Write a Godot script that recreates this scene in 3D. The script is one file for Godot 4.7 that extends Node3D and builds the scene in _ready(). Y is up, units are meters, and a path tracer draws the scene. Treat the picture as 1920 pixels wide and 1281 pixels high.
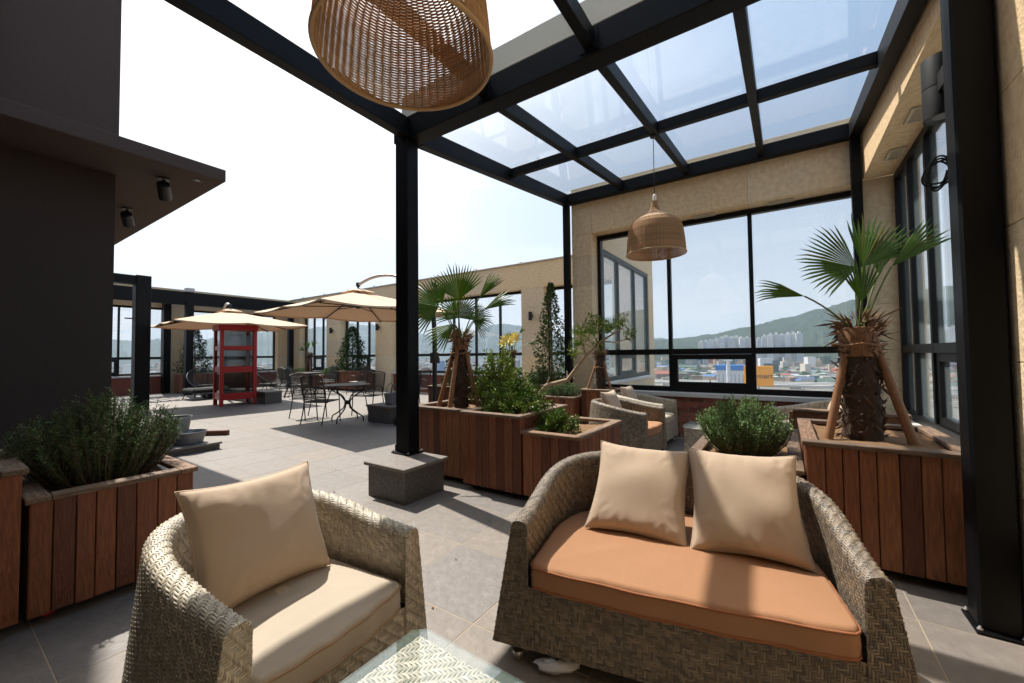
extends Node3D

# ---------------------------------------------------------------- geometry collector
class Geo:
	var v := PackedVector3Array()
	var n := PackedVector3Array()
	var c := PackedColorArray()
	var i := PackedInt32Array()
	var col := Color(1, 1, 1)

	func tri(a: Vector3, b: Vector3, d: Vector3) -> void:   # counter-clockwise seen from outside
		var m := (b - a).cross(d - a).normalized()
		var k := v.size()
		v.append(a); v.append(b); v.append(d)
		for q in 3:
			n.append(m); c.append(col)
		i.append(k); i.append(k + 2); i.append(k + 1)

	func quad(a: Vector3, b: Vector3, d: Vector3, e: Vector3) -> void:
		var m := (d - a).cross(e - b).normalized()
		var k := v.size()
		v.append(a); v.append(b); v.append(d); v.append(e)
		for q in 4:
			n.append(m); c.append(col)
		i.append(k); i.append(k + 2); i.append(k + 1)
		i.append(k); i.append(k + 3); i.append(k + 2)

	func box(ctr: Vector3, s: Vector3, b := Basis.IDENTITY) -> void:
		var x := b.x * s.x * .5
		var y := b.y * s.y * .5
		var z := b.z * s.z * .5
		quad(ctr + x - y - z, ctr + x + y - z, ctr + x + y + z, ctr + x - y + z)
		quad(ctr - x - y + z, ctr - x + y + z, ctr - x + y - z, ctr - x - y - z)
		quad(ctr - x + y - z, ctr - x + y + z, ctr + x + y + z, ctr + x + y - z)
		quad(ctr - x - y + z, ctr - x - y - z, ctr + x - y - z, ctr + x - y + z)
		quad(ctr - x - y + z, ctr + x - y + z, ctr + x + y + z, ctr - x + y + z)
		quad(ctr + x - y - z, ctr - x - y - z, ctr - x + y - z, ctr + x + y - z)

	func bar(a: Vector3, b: Vector3, w: float, h: float) -> void:   # rectangular bar from a to b
		var y := (b - a)
		var l := y.length()
		y /= l
		var x := y.cross(Vector3.UP if absf(y.y) < .95 else Vector3.RIGHT).normalized()
		box((a + b) * .5, Vector3(w, l, h), Basis(x, y, x.cross(y)))

	# pts: nu rows of nv points; rows run so that (next row) x (next point) points outward unless flip
	func grid(pts: PackedVector3Array, nu: int, nv: int, wrap := false, flip := false) -> void:
		var k := v.size()
		for a in nu:
			for b in nv:
				var p := pts[a * nv + b]
				var a0 := a - 1
				var a1 := a + 1
				if wrap:
					a0 = (a0 + nu) % nu
					a1 = a1 % nu
				else:
					a0 = maxi(a0, 0)
					a1 = mini(a1, nu - 1)
				var du := pts[a1 * nv + b] - pts[a0 * nv + b]
				var dv := pts[a * nv + mini(b + 1, nv - 1)] - pts[a * nv + maxi(b - 1, 0)]
				var m := du.cross(dv)
				if m.length_squared() < 1e-16:
					var bb := 1 if b == 0 else nv - 2
					du = pts[a1 * nv + bb] - pts[a0 * nv + bb]
					m = du.cross(dv)
				m = m.normalized()
				v.append(p); n.append(-m if flip else m); c.append(col)
		var rows := nu if wrap else nu - 1
		for a in rows:
			var aa := (a + 1) % nu
			for b in nv - 1:
				var p0 := k + a * nv + b
				var p1 := k + aa * nv + b
				if flip:
					i.append_array(PackedInt32Array([p0, p1, p1 + 1, p0, p1 + 1, p0 + 1]))
				else:
					i.append_array(PackedInt32Array([p0, p1 + 1, p1, p0, p0 + 1, p1 + 1]))

	func tube(path: Array, radii: Array, sides := 8, cap := true) -> void:
		var nn := path.size()
		var pts := PackedVector3Array()
		var up := Vector3.UP
		var t0: Vector3 = (path[1] - path[0]).normalized()
		if absf(t0.y) > .9:
			up = Vector3.RIGHT
		var x := t0.cross(up).normalized()
		for k in nn:
			var t: Vector3 = (path[mini(k + 1, nn - 1)] - path[maxi(k - 1, 0)]).normalized()
			x = (x - t * x.dot(t)).normalized()
			var y := t.cross(x)
			var r: float = radii[mini(k, radii.size() - 1)]
			for s in sides + 1:
				var a := TAU * s / sides
				pts.append(path[k] + (x * cos(a) + y * sin(a)) * r)
		grid(pts, nn, sides + 1, false, false)
		if cap:
			for e in 2:
				var k0: int = 0 if e == 0 else nn - 1
				for s in sides:
					var p := pts[k0 * (sides + 1) + s]
					var q := pts[k0 * (sides + 1) + s + 1]
					if e == 0:
						tri(path[k0], q, p)
					else:
						tri(path[k0], p, q)

	func lathe(prof: Array, sides := 24, at := Vector3.ZERO) -> void:   # prof: [r, y] from bottom to top
		var pts := PackedVector3Array()
		for k in prof.size():
			for s in sides + 1:
				var a := TAU * s / sides
				pts.append(at + Vector3(cos(a) * prof[k][0], prof[k][1], sin(a) * prof[k][0]))
		grid(pts, prof.size(), sides + 1, false, false)

	func mesh() -> ArrayMesh:
		var m := ArrayMesh.new()
		var ar := []
		ar.resize(Mesh.ARRAY_MAX)
		ar[Mesh.ARRAY_VERTEX] = v
		ar[Mesh.ARRAY_NORMAL] = n
		ar[Mesh.ARRAY_COLOR] = c
		ar[Mesh.ARRAY_INDEX] = i
		m.add_surface_from_arrays(Mesh.PRIMITIVE_TRIANGLES, ar)
		return m

# ---------------------------------------------------------------- scene helpers
var M := {}
var boxes := {}
var rng := RandomNumberGenerator.new()

func R(a: float, b: float) -> float:
	return rng.randf_range(a, b)

func thing(called: String, label: String, category: String, at := Vector3.ZERO, turn := 0.0, group := "", kind := "") -> Node3D:
	var o := Node3D.new()
	o.name = called
	add_child(o, true)
	o.position = at
	o.rotation.y = turn
	tag(o, label, category, group, kind)
	return o

func tag(o: Node3D, label: String, category: String, group := "", kind := "") -> void:
	if label: o.set_meta("label", label)
	if category: o.set_meta("category", category)
	if group: o.set_meta("group", group)
	if kind: o.set_meta("kind", kind)

func part(parent: Node3D, called: String, mesh: Mesh, mat: Material, xf := Transform3D.IDENTITY) -> MeshInstance3D:
	var o := MeshInstance3D.new()
	o.name = called
	o.mesh = mesh
	o.material_override = mat
	o.transform = xf
	parent.add_child(o, true)
	return o

func bevbox(s: Vector3, r: float) -> ArrayMesh:   # chamfered box, shared between equal sizes
	var key := "%.3f_%.3f_%.3f_%.4f" % [s.x, s.y, s.z, r]
	if boxes.has(key):
		return boxes[key]
	var g := Geo.new()
	var h := s * .5
	var q := h - Vector3(r, r, r)
	for ax in 3:
		for sg in [-1.0, 1.0]:
			var u := (ax + 1) % 3
			var w := (ax + 2) % 3
			var f := func(a: float, b: float) -> Vector3:
				var p := Vector3.ZERO
				p[ax] = h[ax] * sg
				p[u] = q[u] * a
				p[w] = q[w] * b
				return p
			if sg > 0:
				g.quad(f.call(-1, -1), f.call(1, -1), f.call(1, 1), f.call(-1, 1))
			else:
				g.quad(f.call(-1, 1), f.call(1, 1), f.call(1, -1), f.call(-1, -1))
	for ax in 3:   # edges along ax
		var u := (ax + 1) % 3
		var w := (ax + 2) % 3
		for su in [-1.0, 1.0]:
			for sw in [-1.0, 1.0]:
				var e := func(al: float, onu: bool) -> Vector3:
					var p := Vector3.ZERO
					p[ax] = q[ax] * al
					p[u] = (h[u] if onu else q[u]) * su
					p[w] = (q[w] if onu else h[w]) * sw
					return p
				g.quad(e.call(-1, true), e.call(1, true), e.call(1, false), e.call(-1, false))
	for sx in [-1.0, 1.0]:
		for sy in [-1.0, 1.0]:
			for sz in [-1.0, 1.0]:
				var a := Vector3(h.x * sx, q.y * sy, q.z * sz)
				var b := Vector3(q.x * sx, h.y * sy, q.z * sz)
				var d := Vector3(q.x * sx, q.y * sy, h.z * sz)
				if sx * sy * sz > 0:
					g.tri(a, b, d)
				else:
					g.tri(a, d, b)
	# faces must look outward: flip any that do not
	var m := _outward(g)
	boxes[key] = m
	return m

func _outward(g: Geo) -> ArrayMesh:   # for convex shapes round the origin
	for k in range(0, g.i.size(), 3):
		var a := g.v[g.i[k]]
		var b := g.v[g.i[k + 1]]
		var d := g.v[g.i[k + 2]]
		var m := (d - a).cross(b - a).normalized()
		if m.dot(a + b + d) < 0:
			var t := g.i[k + 1]
			g.i[k + 1] = g.i[k + 2]
			g.i[k + 2] = t
			m = -m
		g.n[g.i[k]] = m
		g.n[g.i[k + 1]] = m
		g.n[g.i[k + 2]] = m
	return g.mesh()

func slab(parent: Node3D, called: String, lo: Vector3, hi: Vector3, mat: Material, bev := .002) -> MeshInstance3D:
	var s := (hi - lo).snapped(Vector3(.001, .001, .001))
	return part(parent, called, bevbox(s, minf(bev, minf(s.x, minf(s.y, s.z)) * .3)), mat, Transform3D(Basis.IDENTITY, (lo + hi) * .5))

# a board whose grain runs from a to b; w across (direction wd), t thick
func board(parent: Node3D, called: String, a: Vector3, b: Vector3, wd: Vector3, w: float, t: float, mat: Material, bev := .003) -> MeshInstance3D:
	var y := (b - a).normalized()
	var x := (wd - y * wd.dot(y)).normalized()
	return part(parent, called, bevbox(Vector3(w, snappedf((b - a).length(), .001), t), bev), mat, Transform3D(Basis(x, y, x.cross(y)), (a + b) * .5))

# ---------------------------------------------------------------- materials
func noise_tex(freq: float, ramp: Array, sd := 1, octaves := 5, kind := FastNoiseLite.TYPE_SIMPLEX_SMOOTH, size := 512, normal := false, bump := 6.0) -> NoiseTexture2D:
	var f := FastNoiseLite.new()
	f.noise_type = kind
	f.seed = sd
	f.frequency = freq
	f.fractal_octaves = octaves
	var t := NoiseTexture2D.new()
	t.width = size
	t.height = size
	t.seamless = true
	t.noise = f
	if normal:
		t.as_normal_map = true
		t.bump_strength = bump
	elif ramp.size():
		var g := Gradient.new()
		var offs := PackedFloat32Array()
		var cols := PackedColorArray()
		for k in ramp.size():
			offs.append(ramp[k][0])
			cols.append(ramp[k][1])
		g.offsets = offs
		g.colors = cols
		t.color_ramp = g
	return t

func mat(col: Color, rough := .7, metal := 0.0) -> StandardMaterial3D:
	var m := StandardMaterial3D.new()
	m.albedo_color = col
	m.roughness = rough
	m.metallic = metal
	return m

func tri_mat(tex: Texture2D, scale: Vector3, rough := .8, tint := Color.WHITE, world := false, nrm: Texture2D = null, nscale := .5, off := Vector3.ZERO) -> StandardMaterial3D:
	var m := mat(tint, rough)
	m.albedo_texture = tex
	m.uv1_triplanar = true
	m.uv1_world_triplanar = world
	m.uv1_scale = scale
	m.uv1_offset = off
	if nrm:
		m.normal_enabled = true
		m.normal_texture = nrm
		m.normal_scale = nscale
	return m

func leaf_mat(back: Color, rough := .5) -> StandardMaterial3D:
	var m := mat(Color.WHITE, rough)
	m.vertex_color_use_as_albedo = true
	m.backlight_enabled = true
	m.backlight = back
	m.metallic_specular = .28
	m.cull_mode = BaseMaterial3D.CULL_DISABLED
	return m

func vcol(rough := .6) -> StandardMaterial3D:
	var m := mat(Color.WHITE, rough)
	m.vertex_color_use_as_albedo = true
	return m

func make_materials() -> void:
	M.steel = tri_mat(noise_tex(.02, [[0, Color(.055, .060, .072)], [1, Color(.075, .080, .094)]], 3, 4), Vector3(1.5, 1.5, 1.5), .5, Color(.62, .62, .64))
	M.steel.metallic_specular = .3
	M.alu = mat(Color(.040, .042, .046), .48)
	M.alu.metallic_specular = .35
	M.glass = mat(Color(.82, .9, .92, .1), .02)
	M.glass.transparency = BaseMaterial3D.TRANSPARENCY_ALPHA
	M.glass.cull_mode = BaseMaterial3D.CULL_DISABLED
	M.roof_glass = mat(Color(.72, .84, .95, .06), .02)
	M.roof_glass.transparency = BaseMaterial3D.TRANSPARENCY_ALPHA
	M.smoke = mat(Color(.10, .09, .08, .42), .05)
	M.smoke.transparency = BaseMaterial3D.TRANSPARENCY_ALPHA
	M.table_glass = mat(Color(.75, .9, .86, .06), .01)
	M.table_glass.transparency = BaseMaterial3D.TRANSPARENCY_ALPHA
	var st := noise_tex(.018, [[0, Color(.78, .685, .545)], [.38, Color(.835, .74, .60)], [.62, Color(.855, .765, .625)], [1, Color(.895, .81, .68)]], 7, 6)
	var sn := noise_tex(.05, [], 8, 5, FastNoiseLite.TYPE_SIMPLEX_SMOOTH, 512, true, 5.0)
	M.stone = []
	for k in 3:
		M.stone.append(tri_mat(st, Vector3(1.3, 1.3, 1.3), .78, [Color(1, 1, 1), Color(.95, .95, .96), Color(.99, .965, .93)][k], true, sn, .5, Vector3(k * .37, k * .21, k * .53)))
	M.grout = mat(Color(.62, .56, .46), .95)
	M.sill = tri_mat(noise_tex(.3, [[0, Color(.64, .64, .62)], [.5, Color(.77, .765, .75)], [1, Color(.86, .855, .84)]], 9, 3), Vector3(3, 3, 3), .6, Color.WHITE, true)
	# slate floor
	var fl := noise_tex(.012, [[0, Color(.445, .42, .395)], [.45, Color(.462, .436, .41)], [.6, Color(.470, .443, .417)], [1, Color(.50, .472, .445)]], 21, 7)
	var fn := noise_tex(.02, [], 22, 6, FastNoiseLite.TYPE_SIMPLEX_SMOOTH, 512, true, 9.0)
	M.tile = []
	for k in 5:
		M.tile.append(tri_mat(fl, Vector3(1.5, 1.5, 1.5), [.60, .55, .64, .58, .62][k], [Color(.98, .98, .985), Color(.94, .945, .955), Color(1, .985, .965), Color(.955, .955, .95), Color(.97, .96, .955)][k], true, fn, .26, Vector3(k * .31, 0, k * .17)))
	M.joint = tri_mat(noise_tex(.2, [[0, Color(.53, .48, .41)], [1, Color(.68, .62, .53)]], 23, 3), Vector3(4, 4, 4), .95, Color.WHITE, true)
	M.plinth = tri_mat(noise_tex(.03, [[0, Color(.25, .235, .22)], [.5, Color(.31, .295, .275)], [1, Color(.39, .37, .345)]], 24, 6), Vector3(1.6, 1.6, 1.6), .55, Color.WHITE, true, fn, .35)
	M.plinth_top = tri_mat(fl, Vector3(1.4, 1.4, 1.4), .6, Color(.93, .92, .91), true, fn, .4)
	# cedar planks: the grain runs along the local y
	var wg := noise_tex(.03, [[0, Color(.40, .24, .14)], [.35, Color(.475, .285, .165)], [.55, Color(.51, .31, .18)], [.75, Color(.545, .335, .20)], [1, Color(.62, .40, .25)]], 31, 6)
	var wn := noise_tex(.06, [], 32, 4, FastNoiseLite.TYPE_SIMPLEX_SMOOTH, 512, true, 5.0)
	M.wood = []
	for k in 8:
		var tn: Color = [Color(.96, .93, .92), Color(.78, .70, .68), Color(1, .98, .95), Color(.88, .82, .80), Color(.70, .62, .61), Color(1, 1, .98), Color(.84, .80, .80), Color(.92, .86, .82)][k]
		M.wood.append(tri_mat(wg, Vector3(3.2, .33, 3.2), .62, tn, false, wn, .4, Vector3(k * .137, k * .291, k * .211)))
	var gg := noise_tex(.03, [[0, Color(.33, .27, .22)], [.5, Color(.47, .40, .335)], [1, Color(.62, .545, .46)]], 33, 6)
	M.cap = []
	for k in 4:
		M.cap.append(tri_mat(gg, Vector3(4, .35, 4), .75, [Color(1, .95, .9), Color(.9, .86, .83), Color(1, .9, .82), Color(.84, .8, .77)][k], false, wn, .5, Vector3(k * .17, k * .3, 0)))
	M.soil = tri_mat(noise_tex(.12, [[0, Color(.24, .16, .10)], [.5, Color(.46, .34, .22)], [1, Color(.66, .52, .36)]], 34, 5), Vector3(2.5, 2.5, 2.5), .95, Color.WHITE, true, fn, 1.0)
	M.peg = tri_mat(noise_tex(.05, [[0, Color(.43, .29, .18)], [1, Color(.62, .445, .30)]], 35, 5), Vector3(5, .6, 5), .7)
	# brick
	M.brick = []
	var bt := noise_tex(.06, [[0, Color(.42, .22, .17)], [.45, Color(.56, .32, .25)], [.75, Color(.66, .46, .37)], [1, Color(.78, .68, .60)]], 41, 5)
	for k in 5:
		M.brick.append(tri_mat(bt, Vector3(3, 3, 3), .9, [Color(1, 1, 1), Color(.86, .80, .79), Color(1, .95, .90), Color(.93, .88, .87), Color(.78, .72, .71)][k], true, fn, .8, Vector3(k * .2, k * .4, 0)))
	M.mortar = mat(Color(.58, .52, .46), .95)
	# dark render of the house
	M.stucco = tri_mat(noise_tex(.08, [[0, Color(.20, .158, .132)], [1, Color(.235, .188, .16)]], 51, 5), Vector3(1.2, 1.2, 1.2), .9, Color.WHITE, true, fn, .18)
	M.stucco2 = tri_mat(noise_tex(.08, [[0, Color(.25, .195, .168)], [1, Color(.285, .228, .198)]], 52, 5), Vector3(1.2, 1.2, 1.2), .9, Color.WHITE, true, fn, .15)
	M.weave = vcol(.5)
	M.reed = vcol(.6)
	M.reed.backlight_enabled = true
	M.reed.backlight = Color(.60, .38, .18)
	M.linen = tri_mat(noise_tex(.35, [[0, Color(.685, .60, .51)], [1, Color(.745, .66, .57)]], 61, 3), Vector3(14, 14, 14), .88)
	var cn := noise_tex(.4, [], 66, 2, FastNoiseLite.TYPE_SIMPLEX_SMOOTH, 512, true, 8.0)
	for q in [M.linen, M.linen]:
		q.normal_enabled = true
		q.normal_texture = cn
		q.normal_scale = .5
	M.linen.rim_enabled = true
	M.linen.rim = .25
	M.orange = tri_mat(noise_tex(.35, [[0, Color(.62, .45, .32)], [1, Color(.67, .495, .36)]], 62, 3), Vector3(14, 14, 14), .85)
	M.pipe_orange = mat(Color(.56, .35, .22), .85)
	M.cream = tri_mat(noise_tex(.35, [[0, Color(.66, .61, .54)], [1, Color(.72, .67, .60)]], 63, 3), Vector3(14, 14, 14), .85)
	for q in [M.orange, M.cream]:
		q.normal_enabled = true
		q.normal_texture = cn
		q.normal_scale = .5
	M.pipe_cream = mat(Color(.60, .50, .39), .85)
	M.dark_under = mat(Color(.13, .10, .08), .9)
	M.foot = mat(Color(.75, .74, .72), .35, .8)
	M.canvas = tri_mat(noise_tex(.3, [[0, Color(.76, .655, .55)], [1, Color(.81, .71, .60)]], 64, 3), Vector3(6, 6, 6), .9)
	M.canvas.backlight_enabled = true
	M.canvas.backlight = Color(.30, .235, .17)
	M.red = mat(Color(.66, .045, .05), .38)
	M.zinc = tri_mat(noise_tex(.04, [[0, Color(.36, .365, .37)], [.5, Color(.50, .505, .51)], [1, Color(.62, .62, .615)]], 65, 5), Vector3(4, 4, 4), .5, Color.WHITE, false)
	M.zinc.metallic = .55
	M.iron = mat(Color(.055, .05, .048), .5)
	M.silver = mat(Color(.66, .65, .64), .4, .6)
	M.bark = vcol(.95)
	M.needle = leaf_mat(Color(.25, .33, .12), .8)
	M.leaf = leaf_mat(Color(.42, .52, .14), .45)
	M.palm_leaf = leaf_mat(Color(.40, .50, .12), .42)
	M.petal = leaf_mat(Color(.6, .5, .1), .5)
	M.white = mat(Color(.86, .85, .82), .6)
	M.vent = mat(Color(.72, .68, .60), .55)
	M.rubber = mat(Color(.03, .03, .03), .8)

# ---------------------------------------------------------------- view, sky, sun
func set_view() -> void:
	var cam := Camera3D.new()
	cam.name = "camera"
	add_child(cam)
	cam.transform = Transform3D(Basis(Vector3(.83015, -.01123, -.55742), Vector3(.02726, .99942, .02046), Vector3(.55687, -.03218, .82998)).orthonormalized(), Vector3(0, 1.3, 0))
	cam.fov = 80.5
	cam.near = .05
	cam.far = 20000.0
	cam.current = true
	var sun := DirectionalLight3D.new()
	sun.name = "sun"
	add_child(sun)
	sun.look_at_from_position(Vector3.ZERO, Vector3(.60, -1.0, .125), Vector3.UP)
	sun.light_color = Color(1.0, .975, .935)
	sun.light_energy = 1.6
	sun.light_angular_distance = .6
	sun.shadow_enabled = true
	var sky := ProceduralSkyMaterial.new()
	sky.sky_top_color = Color(.45, .67, .90)
	sky.sky_horizon_color = Color(.955, .975, .99)
	sky.sky_curve = .36
	sky.sky_energy_multiplier = .86
	sky.ground_bottom_color = Color(.42, .43, .42)
	sky.ground_horizon_color = Color(.72, .76, .80)
	sky.ground_energy_multiplier = .5
	sky.sun_angle_max = 90.0
	sky.sun_curve = .46
	var cl := noise_tex(.004, [[0, Color(1, 1, 1, 0)], [.45, Color(1, 1, 1, 0)], [.8, Color(1, 1, 1, .22)], [1, Color(1, 1, 1, .34)]], 77, 6, FastNoiseLite.TYPE_SIMPLEX_SMOOTH, 1024)
	sky.sky_cover = cl
	sky.sky_cover_modulate = Color(.95, .97, 1.0, 1.0)
	var env := Environment.new()
	env.background_mode = Environment.BG_SKY
	env.sky = Sky.new()
	env.sky.sky_material = sky
	env.tonemap_mode = Environment.TONE_MAPPER_LINEAR
	env.tonemap_exposure = 1.65
	env.sdfgi_enabled = true
	env.ssao_enabled = true
	env.ssil_enabled = true
	env.fog_enabled = true
	env.fog_density = .00011
	env.fog_light_color = Color(.80, .88, .95)
	var we := WorldEnvironment.new()
	we.name = "world"
	we.environment = env
	add_child(we)

# ---------------------------------------------------------------- terrace floor
func build_floor() -> void:
	var f := thing("terrace_floor", "grey slate paving slabs with pale joints on the roof terrace", "", Vector3.ZERO, 0, "", "structure")
	var bed := Geo.new()
	bed.box(Vector3(-9.5, -.1365, -4.5), Vector3(21.8, .27, 13.2))
	part(f, "joint_bed", bed.mesh(), M.joint)
	var x0 := -1.28
	var z0 := -1.545
	var p := .5945
	var near := []
	var rest := []
	for a in range(-31, 6):
		for b in range(-15, 6):
			var lo := Vector3(x0 + a * p + .0023, -.03, z0 + b * p + .0023)
			var hi := lo + Vector3(p - .0046, .03, p - .0046)
			if hi.x > 1.2 or lo.x < -20 or hi.z > 1.9 or lo.z < -10.4:
				continue
			if lo.x > -9 and lo.x < 1.2 and lo.z > -7.2 and lo.z < .1 and near.size() < 290:
				near.append([lo, hi])
			else:
				rest.append([lo, hi])
	for q in near:
		slab(f, "tile", q[0] + Vector3(0, R(-.0008, .0008), 0), q[1], M.tile[rng.randi() % 5], .0015)
	var g := Geo.new()
	for q in rest:
		var h := R(-.0008, .0008)
		g.box((q[0] + q[1]) * .5 + Vector3(0, h, 0), q[1] - q[0])
	var o := part(f, "tile_field", g.mesh(), M.tile[0])
	tag(o, "", "", "", "stuff")

# ---------------------------------------------------------------- windows and stone walls
# frame in a local plane: x along the wall, y up, z towards the room
func window(called: String, label: String, at: Vector3, turn: float, w: float, y0: float, y1: float, mulls: Array, transom: float, sash := [], group := "") -> Node3D:
	var t := thing(called, label, "window", at, turn, group)
	var fw := .06
	var d := .09
	slab(t, "frame", Vector3(0, y0, -d * .5), Vector3(fw, y1, d * .5), M.alu)
	slab(t, "frame", Vector3(w - fw, y0, -d * .5), Vector3(w, y1, d * .5), M.alu)
	slab(t, "frame", Vector3(fw, y1 - .075, -d * .5), Vector3(w - fw, y1, d * .5), M.alu)
	slab(t, "frame", Vector3(fw, y0, -d * .5), Vector3(w - fw, y0 + .08, d * .5), M.alu)
	var xs := [fw]
	for x in mulls:
		slab(t, "mullion", Vector3(x - .027, y0 + .08, -d * .48), Vector3(x + .027, y1 - .075, d * .48), M.alu)
		xs.append(x)
	xs.append(w - fw)
	for k in xs.size() - 1:
		var a: float = xs[k] + (.027 if k > 0 else 0.0)
		var b: float = xs[k + 1] - (.027 if k < xs.size() - 2 else 0.0)
		if transom > 0:
			slab(t, "transom", Vector3(a, transom - .045, -d * .45), Vector3(b, transom + .045, d * .45), M.alu)
			slab(t, "pane", Vector3(a - .005, transom + .04, -.004), Vector3(b + .005, y1 - .07, .004), M.glass)
			if k in sash:   # an opening light with its own heavier frame and a stay
				var s := part(t, "sash", _ring(a + .002, b - .002, y0 + .082, transom - .047, .075, .07), M.alu, Transform3D(Basis.IDENTITY, Vector3(0, 0, .012)))
				slab(s, "pane", Vector3(a + .07, y0 + .15, -.004), Vector3(b - .07, transom - .115, .004), M.glass)
				var mid := (a + b) * .5
				var hg := Geo.new()
				hg.tube([Vector3(mid, y0 + .10, .05), Vector3(mid, y0 + .14, .075), Vector3(mid, y0 + .20, .08)], [.009, .009, .006], 6)
				part(s, "handle", hg.mesh(), M.rubber)
			else:
				slab(t, "pane", Vector3(a - .005, y0 + .075, -.004), Vector3(b + .005, transom - .04, .004), M.glass)
		else:
			slab(t, "pane", Vector3(a - .005, y0 + .075, -.004), Vector3(b + .005, y1 - .07, .004), M.glass)
	return t

func _ring(a: float, b: float, y0: float, y1: float, w: float, d: float) -> ArrayMesh:
	var g := Geo.new()
	g.box(Vector3(a + w * .5, (y0 + y1) * .5, 0), Vector3(w, y1 - y0, d))
	g.box(Vector3(b - w * .5, (y0 + y1) * .5, 0), Vector3(w, y1 - y0, d))
	g.box(Vector3((a + b) * .5, y0 + w * .5, 0), Vector3(b - a - 2 * w, w, d))
	g.box(Vector3((a + b) * .5, y1 - w * .5, 0), Vector3(b - a - 2 * w, w, d))
	return g.mesh()

# stone facing of a block: panels cut at the given joints along each axis, standing round a core
func stone_block(t: Node3D, lo: Vector3, hi: Vector3, cx: Array, cy: Array, cz: Array) -> void:
	var xs := [lo.x] + cx + [hi.x]
	var ys := [lo.y] + cy + [hi.y]
	var zs := [lo.z] + cz + [hi.z]
	for a in xs.size() - 1:
		for b in ys.size() - 1:
			for d in zs.size() - 1:
				var e := .0016
				slab(t, "stone_panel", Vector3(xs[a] + e, ys[b] + e, zs[d] + e), Vector3(xs[a + 1] - e, ys[b + 1] - e, zs[d + 1] - e), M.stone[rng.randi() % 3], .0025)

func bricks(t: Node3D, lo: Vector3, hi: Vector3, along_x: bool, face: float, sgn: float) -> void:
	var rows := int(round((hi.y - lo.y) / .078))
	var rh := (hi.y - lo.y) / rows
	var a0 := lo.x if along_x else lo.z
	var a1 := hi.x if along_x else hi.z
	for r in rows:
		var p := a0 - (.11 if r % 2 else 0.0)
		while p < a1 - .01:
			var s := maxf(p, a0)
			var e := minf(p + .215, a1)
			if e - s > .03:
				var dz := R(0, .006)
				var A := Vector3(s + .005, lo.y + r * rh + .005, face - .05)
				var B := Vector3(e - .005, lo.y + (r + 1) * rh - .005, face + dz)
				if not along_x:
					A = Vector3(face - sgn * dz, lo.y + r * rh + .005, s + .005)
					B = Vector3(face + .05, lo.y + (r + 1) * rh - .005, e - .005)
				slab(t, "brick", A, B, M.brick[rng.randi() % 5], .004)
			p += .225

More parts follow.
